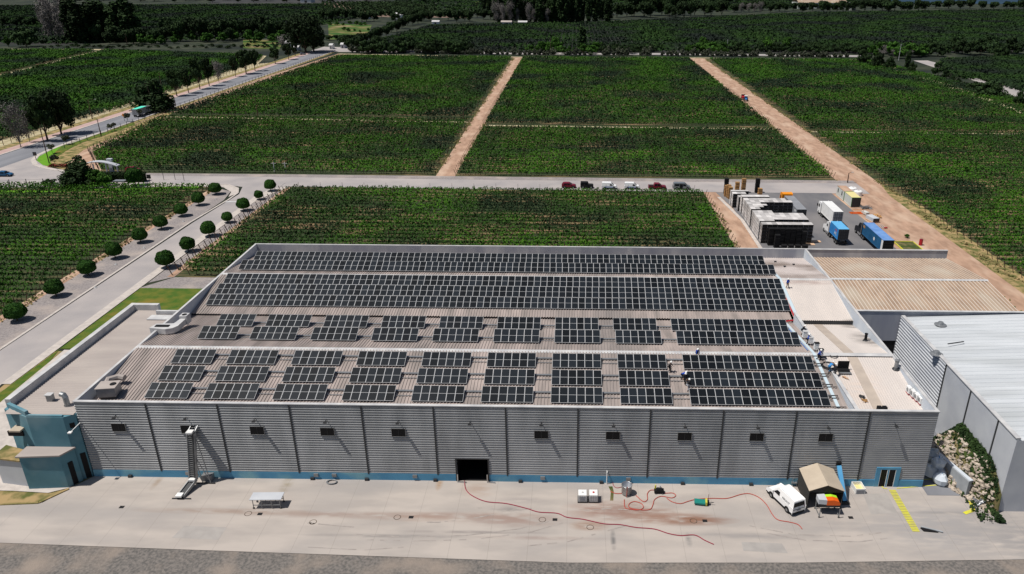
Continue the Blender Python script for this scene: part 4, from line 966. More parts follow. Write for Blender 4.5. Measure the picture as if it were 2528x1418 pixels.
def tpx(p, px, py, hpx, wpx=None, **kw):
    """stand a tree with its foot at a photo position, as tall and wide as it measures there"""
    x, y = at(px, py); d = depth(x, y); c = math.sin(math.acos(min(1, .97)))
    h = hpx * d / F_PX / .97
    H0 = {T_round: 10, T_round2: 10, T_broad: 12, T_con: 14, T_grn: 8, T_col: 24, T_far: 14, T_farg: 9, T_twig: 22, T_bri: 9, T_bush: 2.6, T_bushd: 5, T_olive: 3.6}[p]
    R0 = {T_round: 4.6, T_round2: 4.2, T_broad: 7.8, T_con: 4.6, T_grn: 4, T_col: 3.4, T_far: 8.8, T_farg: 6.6, T_twig: 8.8, T_bri: 6, T_bush: 2, T_bushd: 4.7, T_olive: 1.9}[p]
    sx = (wpx * d / F_PX / 2 / R0) if wpx else h / H0
    return put(p, x, y, sz=h / H0, sx=sx, **kw)
# roadside trees left of the highway
g = 'trees lining the far side of the highway'
tpx(T_round, 118, 348, 115, 80, label='dark tree with forked trunk beside the highway bend', group=g)
tpx(T_broad, 152, 332, 105, 85, label='broad dark tree just behind the forked one at the highway bend', group=g)
tpx(T_twig, 52, 365, 115, 70, label='thin half bare tree at the left edge beside the highway', group=g)
tpx(T_twig, 74, 352, 80, 40, label='small sparse tree between the bare tree and the forked one', group=g)
tpx(T_con, 386, 273, 96, 92, label='big dark cone-shaped tree over the highway beside the parked load', group=g)
for i, (px, py, h, wd, lb) in enumerate(((437, 238, 68, 44, 'dark tree first beyond the cone-shaped tree'), (466, 231, 60, 34, 'thin dark tree second beyond the cone-shaped tree'), (494, 221, 80, 42, 'tall dark tree third beyond the cone-shaped tree'), (517, 213, 66, 34, 'leaning dark tree fourth beyond the cone-shaped tree'),
                                         (541, 204, 55, 34, 'sparse grey tree before the gap in the highway trees'), (582, 190, 48, 24, 'slim tree after the gap in the highway trees'), (608, 183, 60, 48, 'wide dark tree second after the gap'), (630, 176, 50, 30, 'narrow dark tree third after the gap'), (680, 158, 42, 32, 'loose tree near the white sheds'), (713, 148, 38, 26, 'small tree near the end of the highway'), (729, 140, 34, 20, 'last slim tree of the highway line'))):
    tpx([T_round, T_round2][i % 2] if i != 4 else T_twig, px, py, h, wd, label=lb, group=g)
tpx(T_broad, 755, 130, 88, 100, label='huge dark spreading tree at the far end of the highway')
tpx(T_broad, 775, 128, 60, 80, label='lower dark tree against the right side of the huge one')
tpx(T_twig, 703, 120, 34, 40, label='rusty leafless round tree behind the white sheds')
# little trees between highway and track
for i, (px, py, h) in enumerate(((316, 302, 24), (346, 290, 22), (275, 325, 20), (165, 358, 26), (130, 380, 26), (137, 408, 28), (283, 318, 16))):
    tpx(T_olive, px, py, h, h * .85, label='small dark round-headed tree on the verge between highway and vineyard', group='small verge trees beside the highway')
# gatehouse trees
tpx(T_con, 200, 458, 88, 90, label='tall dark conifer at the gate beside the cross road')
tpx(T_grn, 236, 458, 42, 60, label='dark green bush tree right of the tall conifer')
tpx(T_grn, 262, 462, 38, 40, label='lower green bush beside the white gate post')
x, y = at(335, 460); t = dup(TP[0], (x, y, 0), 1, 'black-green clipped dome bush at the end of the gate hedge', None, (1.15, 1.0, 1.35))
tpx(T_bushd, 122, 458, 16, 40, label='low dark shrub on the lawn left of the conifer')
# hedge block behind the pergola
t = thing('hedge', 'dark clipped hedge behind the small pergola', 'hedge', (*at(312, 448), 0))
rng = np.random.default_rng(77); P = np.stack([rng.uniform(-6, 6, 4000), rng.uniform(-1.2, 1.2, 4000), rng.uniform(0, 2.4, 4000)], 1)
k = rng.integers(0, 3, 4000); P[k == 0, 1] = -1.2; P[k == 1, 2] = 2.4; P += rng.normal(0, .08, P.shape)
link('foliage', quads_mesh('foliage', P, rng.normal(0, 1, (4000, 3)) + np.array([0, -.6, .8]), .4, 'leaf_dark', .8), t); MB().box(-5.8, 5.8, -1.0, 1.0, 0, 2.2).build('inner_foliage', 'leaf_dark', t)
x, y = at(300, 462)
t = thing('pergola', 'small pergola with flat grey slatted roof under the gate hedge', 'pergola', (x, y, 0))
MB().box(-1.7, 1.7, -1.0, 1.0, 1.9, 2.0).build('roof', 'grey_metal', t)
for a in (-1.6, 1.6):
    for b in (-.9, .9): MB().box(a - .05, a + .05, b - .05, b + .05, 0, 1.9).build('post', 'post_wood', t)
x, y = at(277, 425)
t = thing('gate_column', 'tall white angular gate column beside the cross road', 'gate post', (x, y, 0)); MB().prism([(-.5, -.4), (.6, -.4), (.6, .4), (-.5, .4)], 0, 3.6).build('shaft', 'wall_grey', t); MB().box(-.7, .9, -.5, .5, 3.6, 4.3).build('head', 'wall_grey', t)
t = thing('entrance_canopy', 'white arched entrance canopy behind the conifer', 'canopy', (*at(250, 428), 0))
mb = MB(); pr = [(-6 + 12 * i / 12, 2.6 + 1.3 * math.sin(math.pi * i / 12)) for i in range(13)]; mb.extrude(pr + [(p[0], p[1] - .25) for p in reversed(pr)], -.9, .9, 'y'); mb.build('arch_roof', 'wall_grey', t)
for a in (-5.4, -2, 2, 5.4): MB().box(a - .12, a + .12, -.2, .2, 0, 3.0).build('post', 'wall_grey', t)
t = thing('flower_bed', 'low bed of red flowers beside the bright lawn', 'flower bed', (*at(158, 413), 0)); rng = np.random.default_rng(3); P = np.stack([rng.uniform(-4.5, 4.5, 900), rng.uniform(-1, 1, 900), rng.uniform(.2, .9, 900)], 1)
link('flowers', quads_mesh('flowers', P, rng.normal(0, 1, (900, 3)) + np.array([0, 0, 1]), .3, 'flower_red'), t); MB().box(-4.6, 4.6, -1.1, 1.1, .05, .3).build('soil', 'bank_soil', t)
for px, py, lb in ((371, 455, 'dark notice board at the field corner by the dome bush'), (90, 397, 'dark round traffic sign at the tip of the bright lawn')):
    x, y = at(px, py); t = thing('sign', lb, 'sign', (x, y, 0)); MB().bar((0, 0, 0), (0, 0, 2.6), .12).build('post', 'post_wood', t)
    MB().box(-.6, .6, -.04, .04, 1.7, 2.9).build('board', 'dark_metal', t)
t = thing('sign', 'orange diamond warning sign beside the highway load', 'sign', (*at(308, 300), 0)); MB().bar((0, 0, 0), (0, 0, 2.2), .1).build('post', 'dark_metal', t); MB().box(-.5, .5, -.04, .04, -.5, .5, 0, Matrix.Translation((0, -.1, 2.6)) @ Matrix.Rotation(.785, 4, 'Y')).build('board', 'orange', t)

# fences: posts one by one with wires
def fence(name, lb, pts, step, h, pm='post_wood', lean=0):
    t = thing(name, lb, 'fence', (*pts[0], 0)); o0 = Vector((*pts[0], 0)); me = MB().bar((0, 0, 0), (lean, 0, h), .14).mesh('post', pm); wires = MB(); n = 0
    for a, b in zip(pts, pts[1:]):
        A = Vector((*a, 0)) - o0; B = Vector((*b, 0)) - o0; L = (B - A).length
        for k in range(int(L / step)):
            p = A.lerp(B, k * step / L)
            if n < 100: o = link('post', me, t); o.location = p; n += 1
        for z in (h * .5, h * .92): wires.bar(A + Vector((0, 0, z)), B + Vector((0, 0, z)), .035)
    wires.build('wire', 'dark_metal', t)
fence('fence', 'post fence on the sandy strip beyond the highway', [(-206, 262), (-206, 520)], 4.2, 2.2)
fence('fence', 'dark post fence between highway and verge lawn', [(-181.0, 262), (-181.2, 400), (-181.4, 560)], 4.5, 2.0, 'dark_metal')
fence('fence', 'leaning vineyard end posts on the pale dirt strip beside the highway field', [(-150.5, 231), (-169.5, 257), (-178.0, 330), (-174, 450), (-171, 560)], 4.5, 1.9)
fence('fence', 'thin posts along the road edge left of the tall conifer', [(-178, 208.5), (-146, 213)], 4.6, 2.6, 'dark_metal')
fence('fence', 'short fence posts along the right side of the driveway vineyard', [(-84.2, 145), (-84.0, 212)], 2.75, 2.0, 'post_wood', -.7)
def pole(px, py, hpx, lb, arm=0, m='post_wood', group='utility poles'):
    x, y = at(px, py); h = hpx * depth(x, y) / F_PX / .97; t = thing('utility_pole', lb, 'pole', (x, y, 0), group=group)
    MB().tube([(0, 0, 0), (0, 0, h)], [.18, .11], 7).build('mast', m, t)
    if arm: MB().bar((0, 0, h), (arm, 0, h + .3), .09).build('arm', m, t); MB().box(arm - .1, arm + .6 * (1 if arm > 0 else -1) if arm > 0 else arm + .1, -.15, .15, h + .22, h + .34).build('lamp_head', 'coping', t)
    else: MB().bar((-.8, 0, h - .4), (.8, 0, h - .4), .1).build('crossarm', m, t)
for a in ((228, 295, 46, 'street lamp post on the sandy strip beyond the highway', 3.0), (250, 338, 42, 'leaning dark pole between highway and verge', 0), (122, 405, 85, 'tall dark pole rising from the bright lawn', 0), (434, 262, 22, 'short pole beyond the cone-shaped tree', 0), (401, 225, 42, 'thin pole behind the highway trees', 0),
          (315, 112, 26, 'pole at the end of the far left field', 0), (637, 290, 48, 'dark pole standing in the far vineyard at the sandy path', 0), (868, 292, 34, 'slender pole in the sandy path left of the centre track', 0), (1145, 302, 34, 'pole next to the crossing of path and central track', 0),
          (678, 425, 24, 'pale flag pole at the vineyard edge on the cross road', 0), (706, 427, 26, 'second pale flag pole right of the first', 0), (1359, 132, 34, 'pole in the hedge left of the cypress', 0), (1794, 130, 30, 'pale pole beside the white truck in the hedge', 0), (2218, 150, 38, 'white pole among the shrubs at the field corner', 0),
          (2092, 452, 24, 'leaning lamp pole at the right-hand track junction', .8), (2250, 118, 16, 'thin pole right of the field corner', 0)):
    pole(*a[:4], arm=a[4], m='coping' if 'pale' in a[3] or 'white' in a[3] else 'post_wood')
for px, py in ((455, 448), (433, 445), (405, 445)):
    x, y = at(px, py); tag(MB().bar((x, y, 0), (x, y, 3.0), .1).build('marker_post', 'dark_metal'), 'thin dark marker post on the verge of the cross road near the dome bush', 'post', 'marker posts at the cross road verge')

# hedge of shrubs between the far field edge and the lane behind
kinds = [T_bush, T_bushd, T_bush, T_bush]
lane = [(-170, 590), (-40, 577), (85, 579), (200, 572)]
def lane_y(x): return float(np.interp(x, [p[0] for p in lane], [p[1] for p in lane]))
sheet('far_lane', [(-200, 594), (-40, 583), (90, 585), (215, 578), (215, 589), (90, 597), (-40, 595), (-200, 606)], .07, 'light_road', True)
sheet('far_verge', [(-175, 576.5), (-44, 562.5), (90, 564), (210, 558), (211, 561.5), (90, 567.5), (-44, 566), (-175, 580)], .06, 'sand_strip', True)
i = 0
x = -168
while x < 208:
    s = random.uniform(.9, 1.8); put(random.choice([T_bush, T_bush, T_bush]), x, lane_y(x) + random.uniform(-1.5, 1.5), s, sz=s * random.uniform(.9, 1.5), label='grey-green shrub in the low line along the far lane', group='shrubs in line along the far lane'); x += random.uniform(2.6, 4.6) if random.random() > .12 else 10
g = 'dark shrubs and small trees behind the far lane'
for px0, px1, hp, dens, pr in ((905, 1165, 30, 9, T_bushd), (1160, 1340, 8, 14, T_bushd), (1310, 1500, 22, 12, T_farg), (1490, 1610, 20, 9, T_bushd), (1700, 1790, 26, 11, T_farg), (1790, 2140, 22, 13, T_bushd), (2150, 2280, 30, 12, T_farg), (2150, 2260, 22, 14, T_twig), (2270, 2528, 34, 20, T_bushd)):
    px = px0
    while px < px1:
        h = hp * random.uniform(.6, 1.15); tpx(pr, px, 132 - (px > 2270) * 0 + random.uniform(-4, 2) + (0 if px < 2150 else random.uniform(0, 12)), h, h * random.uniform(1.0, 1.7), label='dark bushy plant in the band behind the far lane', group=g); px += dens * random.uniform(.7, 1.3)
tpx(T_col, 1437, 130, 56, 22, label='narrow dark cypress standing above the far hedge')
for px, py in ((1940, 128), (1893, 128), (1735, 128), (1372, 128)): tpx(T_grn, px, py, 36, 30, label='small green tree rising behind the far lane', group='small green trees behind the far lane')
# right-hand service lane with trees, beyond the right field
sheet('far_right_road', [at(2255, 150), at(2300, 165), at(2420, 205), at(2528, 252), at(2600, 285), at(2640, 275), at(2528, 228), at(2400, 178), at(2290, 150)], .07, 'light_road', True)
sheet('sand_path', [at(2138, 150), at(2260, 190), at(2400, 235), at(2528, 285), at(2640, 325), at(2640, 318), at(2528, 277), at(2400, 228), at(2260, 182), at(2150, 150)], .08, 'sand_strip', True)
for px, py, h, wd in ((2130, 160, 34, 40), (2165, 168, 36, 36), (2195, 172, 30, 34), (2238, 172, 40, 14), (2250, 180, 26, 26), (2315, 188, 34, 40), (2335, 195, 20, 26)): tpx(T_bushd if wd > 15 else T_col, px, py, h, wd, label='dark shrub beside the lane at the right field corner', group='shrubs at the right field corner')
tpx(T_con, 2440, 238, 52, 72, label='black pointed tree mass beside the right lane')
tpx(T_bushd, 2405, 225, 22, 50, label='dark bush left of the pointed tree mass'); tpx(T_bushd, 2515, 262, 34, 36, label='dark bush at the right edge beside the lane')
for k in range(16):
    px = 2345 + k * 5; tpx(T_bushd if k % 3 else T_bush, px, 196 + k * 2.4, random.uniform(8, 14), random.uniform(8, 14), label='small pale mixed shrub on the lane verge', group='small shrubs on the right lane verge')

# ---------------------------------------------------------------- far fields and stands
def far_rows(name, poly_px, n, size, m, lb, rowx=None, clear=False):
    P = [at(*p) for p in poly_px]; A = np.array(P); lo = A.min(0); hi = A.max(0); rng = np.random.default_rng(len(lb))
    pts = []
    q = rng.uniform(lo, hi, (n * 3, 2))
    if rowx: q[:, 0] = np.round(q[:, 0] / rowx) * rowx + rng.normal(0, rowx * .17, len(q))
    ins = np.zeros(len(q), bool); j = len(A) - 1
    for i in range(len(A)):
        c = ((A[i, 1] > q[:, 1]) != (A[j, 1] > q[:, 1])) & (q[:, 0] < (A[j, 0] - A[i, 0]) * (q[:, 1] - A[i, 1]) / (A[j, 1] - A[i, 1] + 1e-9) + A[i, 0]); ins ^= c; j = i
    q = q[ins][:n]
    if clear:
        tx = -335.5 + (q[:, 1] - 440) / (592 - 440) * -25.5; q = q[np.abs(q[:, 0] - tx) > 4.5]
    Q = np.column_stack([q, rng.uniform(.5, 2.0, len(q))])
    return tag(link(name, quads_mesh(name, Q, vine_normals(len(Q), rng), size, m, .8)), lb, 'vineyard', kind='stuff')
sheet('far_vineyard_soil', [at(*p) for p in ((870, 126), (1150, 129), (1700, 131), (2160, 133), (2640, 125), (2640, 22), (2000, 31), (1500, 54), (1180, 60), (1050, 63), (930, 100))], .03, 'far_field_a', True)
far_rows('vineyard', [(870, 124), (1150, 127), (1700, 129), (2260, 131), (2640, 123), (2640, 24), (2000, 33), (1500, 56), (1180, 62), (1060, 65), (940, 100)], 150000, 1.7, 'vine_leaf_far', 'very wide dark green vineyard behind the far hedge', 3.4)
far_rows('vineyard', [(0, 126), (262, 126), (650, 140), (640, 152), (430, 225), (300, 268), (0, 348), (-250, 400), (-250, 126)], 150000, .8, 'vine_leaf_air_toned', 'dark vineyard beyond the highway at the left edge', None, True)
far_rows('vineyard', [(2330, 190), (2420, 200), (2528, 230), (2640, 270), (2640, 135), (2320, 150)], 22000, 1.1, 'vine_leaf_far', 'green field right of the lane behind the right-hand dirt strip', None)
sheet('far_meadow', [at(*p) for p in ((812, 98), (905, 98), (918, 62), (810, 58))], .06, 'far_green', True)
sheet('far_meadow', [at(*p) for p in ((600, 120), (690, 122), (700, 100), (600, 98))], .06, 'far_green', True)
sheet('far_striped_field', [at(*p) for p in ((796, 38), (905, 42), (1160, 45), (1010, 8), (798, 8))], .06, 'far_tan', True)
sheet('far_plain_field', [at(*p) for p in ((520, 9), (1010, 7), (900, 0), (640, -6), (520, 0))], .07, 'far_field_b', True)
sheet('far_dark_field', [at(*p) for p in ((0, 110), (150, 112), (900, 40), (795, 9), (0, 12))], .035, 'far_field_a', True)
sheet('far_green_field', [at(*p) for p in ((1170, 16), (1220, 16), (1225, 3), (1165, 3))], .08, 'far_green', True)
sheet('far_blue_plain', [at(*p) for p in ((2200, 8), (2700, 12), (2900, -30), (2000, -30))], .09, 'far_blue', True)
a0 = at(796, 37); a1 = at(1165, 44); b0 = at(798, 8); b1 = at(1005, 8)
for k in range(24):
    u = k / 23; p = (a0[0] + (a1[0] - a0[0]) * u, a0[1] + (a1[1] - a0[1]) * u); q = (b0[0] + (b1[0] - b0[0]) * u, b0[1] + (b1[1] - b0[1]) * u)
    n = 700; rng = np.random.default_rng(k); v = rng.random(n); P = np.column_stack([p[0] + (q[0] - p[0]) * v + rng.normal(0, 1.0, n), p[1] + (q[1] - p[1]) * v, rng.uniform(.5, 3.5, n)])
    o = link('orchard_row', quads_mesh('orchard_row', np.vstack([P, np.column_stack([p[0] + (q[0] - p[0]) * np.linspace(0, 1, 900), p[1] + (q[1] - p[1]) * np.linspace(0, 1, 900), np.full(900, 1.5)])]), rng.normal(0, 1, (n + 900, 3)) + np.array([0, -.3, .8]), 2.0, 'leaf_dark')); tag(o, 'straight dark green orchard row on the distant tan field', 'orchard row', 'orchard rows on the distant tan field')
# stands of trees
def stand(pr, px0, px1, py, hp, step, lb, group, jy=4, wr=1.0):
    px = px0
    while px < px1:
        h = hp * random.uniform(.7, 1.12); tpx(pr, px, py + random.uniform(-jy, jy), h, h * wr * random.uniform(.8, 1.2), label=lb, group=group); px += step * random.uniform(.65, 1.35)
G2 = 'tall dark trees of the stand at the top centre'
stand(T_col, 1222, 1510, 54, 74, 13, 'tall dark poplar in the stand at the top centre', G2, 5, .34)
stand(T_twig, 1225, 1360, 58, 50, 15, 'grey leafless tree at the foot of the top centre stand', 'grey trees at the foot of the top centre stand', 3, .5)
stand(T_col, 1196, 1216, 28, 60, 12, 'lone dark cypress left of the top centre stand', G2, 2, .28)
stand(T_far, 1500, 1790, 42, 36, 22, 'rounded dark tree in the line right of the poplar stand', 'dark trees right of the poplar stand', 4, 1.1)
stand(T_far, 1560, 1720, 40, 52, 40, 'larger rounded dark tree right of the poplar stand', 'large dark trees right of the poplar stand', 3, .9)
stand(T_far, 1790, 2290, 29, 26, 20, 'small dark tree before the pale distant sheds', 'dark trees before the distant sheds', 3, 1.2)
stand(T_twig, 1830, 1880, 34, 28, 14, 'pale leafless tree before the distant sheds', 'pale trees before the distant sheds', 2, .8)
stand(T_far, 2280, 2540, 22, 20, 26, 'dark bluish tree at the far right horizon', 'trees at the far right horizon', 2, 1.6)
stand(T_twig, 122, 205, 100, 100, 10, 'grey leafless poplar in the stand at the upper left', 'grey leafless trees at the upper left', 4, .55)
stand(T_col, 185, 345, 103, 84, 17, 'tall dark tree in the stand at the upper left', 'tall dark trees at the upper left', 5, .5)
stand(T_far, 240, 420, 106, 40, 24, 'bushy dark tree under the upper left stand', 'bushy trees under the upper left stand', 4, 1.1)
stand(T_farg, 330, 440, 110, 24, 24, 'green bush at the field end under the upper left stand', 'green bushes under the upper left stand', 3, 1.3)
stand(T_far, 415, 720, 98, 48, 19, 'dark tree in the wood between left stand and highway end', 'dark trees of the wood above the highway', 7, .9)
stand(T_farg, 440, 700, 103, 26, 34, 'green bush in front of the wood above the highway', 'green bushes in front of the wood', 3, 1.2)
stand(T_far, 800, 1230, 50, 26, 17, 'dark tree in the belt below the striped field', 'dark trees below the striped field', 6, 1.1)
stand(T_far, 850, 950, 122, 32, 17, 'dark tree beside the farm yard at the highway end', 'dark trees beside the farm yard', 5, 1.0)
for k in range(11): tpx(T_far, 915 + k * 13, 104 - k * 5.2 + random.uniform(-3, 3), 26, 28, label='dark tree in the slanting belt left of the wide far vineyard', group='dark trees in the slanting belt')
tpx(T_bushd, 66, 116, 44, 72, label='big round dark bush in the far left field'); tpx(T_grn, 22, 116, 26, 18, label='small green bush left of the big round bush')
stand(T_far, 0, 110, 64, 24, 20, 'dark bush in the row at the top left edge', 'dark bushes at the top left edge', 3, 1.1)
tpx(T_bri, 1162, 44, 9, 12, label='bright lime green little tree before the poplar stand'); tpx(T_bri, 1787, 26, 16, 22, label='bright lime green tree before the distant sheds')
stand(T_far, 800, 925, 99, 14, 13, 'dark bush on the near side of the far meadow', 'bushes around the far meadow', 3, 1.5)
stand(T_farg, 815, 905, 62, 9, 15, 'small bush on the back edge of the far meadow', 'small bushes behind the far meadow', 3, 1.6)
stand(T_farg, 850, 915, 82, 8, 16, 'scattered bush inside the far meadow', 'bushes inside the far meadow', 8, 1.4)
stand(T_bushd, 600, 700, 112, 8, 11, 'low bush on the green patch left of the huge tree', 'low bushes left of the huge tree', 6, 1.6)
stand(T_far, 100, 1900, 4, 16, 38, 'dim dark tree on the distant plain', 'dim trees on the distant plain', 3, 2.2)
# field-end weeds between highway and left stand
stand(T_bushd, 110, 700, 118, 7, 16, 'low weed clump on the bank at the far field end', 'weed clumps on the far bank', 3, 2.6)
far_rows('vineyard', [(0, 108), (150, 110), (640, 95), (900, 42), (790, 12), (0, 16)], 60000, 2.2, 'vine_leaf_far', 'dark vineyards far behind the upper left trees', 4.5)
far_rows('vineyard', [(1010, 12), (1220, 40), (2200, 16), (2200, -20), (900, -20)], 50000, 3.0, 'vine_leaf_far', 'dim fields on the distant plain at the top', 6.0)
# small farm buildings far away
def shed(px, py, wpx, h, dpt, m, rm, lb, group=None):
    x, y = at(px, py); wd = metres(x, y, wpx); t = thing('farm_shed', lb, 'shed', (x, y, 0), group=group)
    MB().box(-wd / 2, wd / 2, 0, dpt, 0, h).build('wall', m, t)
    MB().extrude([(-.4, h), (dpt / 2, h + dpt * .16), (dpt + .4, h), (dpt / 2, h + dpt * .16 + .2)], -wd / 2 - .3, wd / 2 + .3, 'x').build('roof', rm, t)
    MB().box(-wd * .12, wd * .12, -.06, -.01, 0, h * .7).build('door', 'dark_metal', t)
for a in ((714, 118, 24, 3.2, 9, 'white_paint', 'coping', 'white shed left of the huge spreading tree'), (728, 126, 18, 2.6, 6, 'wall_grey', 'coping', 'second pale shed in front of the huge tree'), (985, 48, 20, 5, 14, 'white_paint', 'coping', 'white gabled house in the belt below the striped field'),
          (755, 7, 26, 5, 22, 'wall_grey', 'coping', 'long pale shed at the top edge above the dark field'), (2030, 22, 120, 9, 40, 'box_pale', 'roof_tan', 'very long pale shed on the right horizon'), (2105, 26, 14, 8, 20, 'box_pale', 'box_grey', 'shorter pale shed right of the long one'),
          (905, 48, 12, 3, 8, 'wall_grey', 'tray_blue', 'small house with blue roof above the meadow'), (1075, 60, 18, 2.5, 8, 'white_paint', 'coping', 'low white shed at the upper edge of the wide vineyard'), (1250, 62, 26, 3, 8, 'wall_grey', 'roof_annex', 'low pale hut under the poplar stand'), (1290, 61, 22, 2.5, 8, 'wall_grey', 'coping', 'second low hut under the poplar stand'),
          (817, 122, 8, 3, 6, 'white_paint', 'coping', 'tiny white hut right of the huge tree'), (846, 120, 10, 3, 6, 'wall_grey', 'coping', 'tiny pale hut at the farm yard'), (926, 82, 8, 3, 6, 'wall_grey', 'tray_blue', 'tiny hut in the slanting belt of trees')):
    shed(*a)
sheet('farm_yard', [at(*p) for p in ((760, 128), (870, 126), (900, 118), (800, 116))], .06, 'light_road', True)

# ---------------------------------------------------------------- people
def skin_mesh(name, joints, edges, m, levels=1, root='pelvis'):
    ks = list(joints); ix = {k: i for i, k in enumerate(ks)}
    me = bpy.data.meshes.new(name + '_rig'); me.from_pydata([joints[k][0] for k in ks], [(ix[a], ix[b]) for a, b in edges], [])
    ob = bpy.data.objects.new('rig', me); COL.objects.link(ob)
    sk = ob.modifiers.new('s', 'SKIN'); sk.use_smooth_shade = True
    for i, k in enumerate(ks):
        r = joints[k][1]; me.skin_vertices[0].data[i].radius = (r, r) if not isinstance(r, tuple) else r
        me.skin_vertices[0].data[i].use_root = (k == root)
    if levels: sb = ob.modifiers.new('d', 'SUBSURF'); sb.levels = levels; sb.render_levels = levels
    dg = bpy.context.evaluated_depsgraph_get(); dg.update()
    out = bpy.data.meshes.new_from_object(ob.evaluated_get(dg)); out.name = name
    bpy.data.objects.remove(ob); bpy.data.meshes.remove(me)
    out.materials.clear(); out.materials.append(MATS[m]); return out
def ik(a, b, L1, L2, bend):
    a = Vector(a); b = Vector(b); d = b - a; D = min(d.length, (L1 + L2) * .995); u = d.normalized(); b = a + u * D
    k = (L1 ** 2 - L2 ** 2 + D * D) / (2 * D); h = math.sqrt(max(L1 ** 2 - k * k, 0))
    v = Vector(bend) - u * u.dot(Vector(bend)); v.normalize(); return a + u * k + v * h, b
def person(px, py, label, heading, lean=0.0, crouch=0.0, hands=((.25, -.2, .85), (-.25, -.2, .85)), stride=.15, jacket='cloth_dark', legs='cloth_dark', xyz=None):
    x, y, z = at_roof(px, py) if xyz is None else xyz
    t = thing('person', label, 'person', (x, y, z), rz=math.radians(heading))
    # figure faces -Y in its own frame
    hip = Vector((0, .25 * math.sin(lean) * .6, .93 - crouch)); up = Vector((0, -math.sin(lean), math.cos(lean)))
    chest = hip + up * .33; neck = hip + up * .56; hd = Vector((0, -math.sin(lean * .8), math.cos(lean * .8))); head = neck + hd * .16; crown = neck + hd * .27
    J = {'pelvis': (hip, (.12, .09)), 'chest': (chest, (.13, .09)), 'neck': (neck, .065), 'jaw': (neck + hd * .08, .07), 'head': (head, (.085, .1)), 'crown': (crown, .07)}
    E_ = [('pelvis', 'chest'), ('chest', 'neck'), ('neck', 'jaw'), ('jaw', 'head'), ('head', 'crown')]
    Jk = {'pelvis': (hip - up * .08, (.19, .15)), 'waist': (hip + up * .14, (.175, .14)), 'chest': (chest, (.21, .165)), 'collar': (neck - up * .03, .09)}; Ek = [('pelvis', 'waist'), ('waist', 'chest'), ('chest', 'collar')]
    Jt = {'pelvis': (hip + up * .02, (.17, .145))}; Et = []
    for s, nm, hp in ((1, 'l', hands[0]), (-1, 'r', hands[1])):
        sh = neck - up * .07 + Vector((.19 * s, 0, 0)); el, wr = ik(sh, Vector(hp), .29, .26, (.3 * s, .6, -.3))
        f = (wr - el).normalized(); palm = wr + f * .08
        J[nm + 'sh'] = (sh, .06); J[nm + 'el'] = (el, .042); J[nm + 'wr'] = (wr, .028); J[nm + 'pa'] = (palm, (.034, .018))
        E_ += [('chest', nm + 'sh'), (nm + 'sh', nm + 'el'), (nm + 'el', nm + 'wr'), (nm + 'wr', nm + 'pa')]
        Jk[nm + 'sh'] = (sh, .085); Jk[nm + 'el'] = (el, .062); Jk[nm + 'cu'] = (wr - f * .02, .046); Ek += [('chest', nm + 'sh'), (nm + 'sh', nm + 'el'), (nm + 'el', nm + 'cu')]
        sd = f.cross(Vector((0, 0, 1))); sd = sd.normalized() if sd.length > .1 else Vector((1, 0, 0)); dn = f.cross(sd)
        for q, (off, ln) in enumerate(((-.03, .07), (-.01, .08), (.01, .075), (.03, .06))):
            a = palm + sd * off + f * .02; b = a + f * ln * .55; c = b + (f * .6 + dn * .6).normalized() * ln * .5
            J[f'{nm}f{q}a'] = (a, .011); J[f'{nm}f{q}b'] = (b, .010); J[f'{nm}f{q}c'] = (c, .008)
            E_ += [(nm + 'pa', f'{nm}f{q}a'), (f'{nm}f{q}a', f'{nm}f{q}b'), (f'{nm}f{q}b', f'{nm}f{q}c')]
        a = wr + f * .03 + sd * .035 * s; b = a + (f + sd * s).normalized() * .05; J[nm + 'ta'] = (a, .012); J[nm + 'tb'] = (b, .010); E_ += [(nm + 'wr', nm + 'ta'), (nm + 'ta', nm + 'tb')]
        ft = Vector((.11 * s, (-stride if s > 0 else stride) + .02, .09)); hj = hip + Vector((.1 * s, 0, -.05)); kn, an_ = ik(hj, ft, .43, .43, (0, -1, .1)); toe = an_ + Vector((.01 * s, -.17, -.05))
        J[nm + 'hj'] = (hj, .065); J[nm + 'kn'] = (kn, .045); J[nm + 'an'] = (an_, .04); J[nm + 'to'] = (toe, .035)
        E_ += [('pelvis', nm + 'hj'), (nm + 'hj', nm + 'kn'), (nm + 'kn', nm + 'an'), (nm + 'an', nm + 'to')]
        Jt[nm + 'hj'] = (hj, .11); Jt[nm + 'kn'] = (kn, .078); Jt[nm + 'an'] = (an_ + Vector((0, 0, .02)), .062); Et += [('pelvis', nm + 'hj'), (nm + 'hj', nm + 'kn'), (nm + 'kn', nm + 'an')]
        MB().tube([an_ + Vector((0, .05, -.02)), an_ + Vector((0, -.04, -.03)), toe + Vector((0, 0, 0))], [.05, .055, .042], 7).build('boot', 'black', t)
    body = link('body', skin_mesh('body', J, E_, 'skin'), t)
    link('jacket', skin_mesh('jacket', Jk, Ek, jacket), t); link('trousers', skin_mesh('trousers', Jt, Et, legs), t)
    q = hd.to_track_quat('Z', 'Y').to_matrix().to_4x4(); q.translation = head + hd * .03
    h = MB(); h.smooth = True
    pr = [(0, .155), (.06, .15), (.105, .115), (.13, .06), (.135, .0), (.165, -.012), (.165, -.022), (.13, -.02)]
    h.lathe(pr, 14); h.v = [tuple(q @ Vector(p)) for p in h.v]; h.build('helmet', 'helmet', t)
    fc = MB()
    for s in (-1, 1): fc.box(.022 * s, .045 * s, -.098, -.09, .0, .015)
    fc.box(-.012, .012, -.125, -.09, -.045, -.0); fc.box(-.03, .03, -.1, -.085, -.085, -.075)
    fc.v = [tuple(q @ Vector(p)) for p in fc.v]; fc.build('face', 'skin', t)
    return t
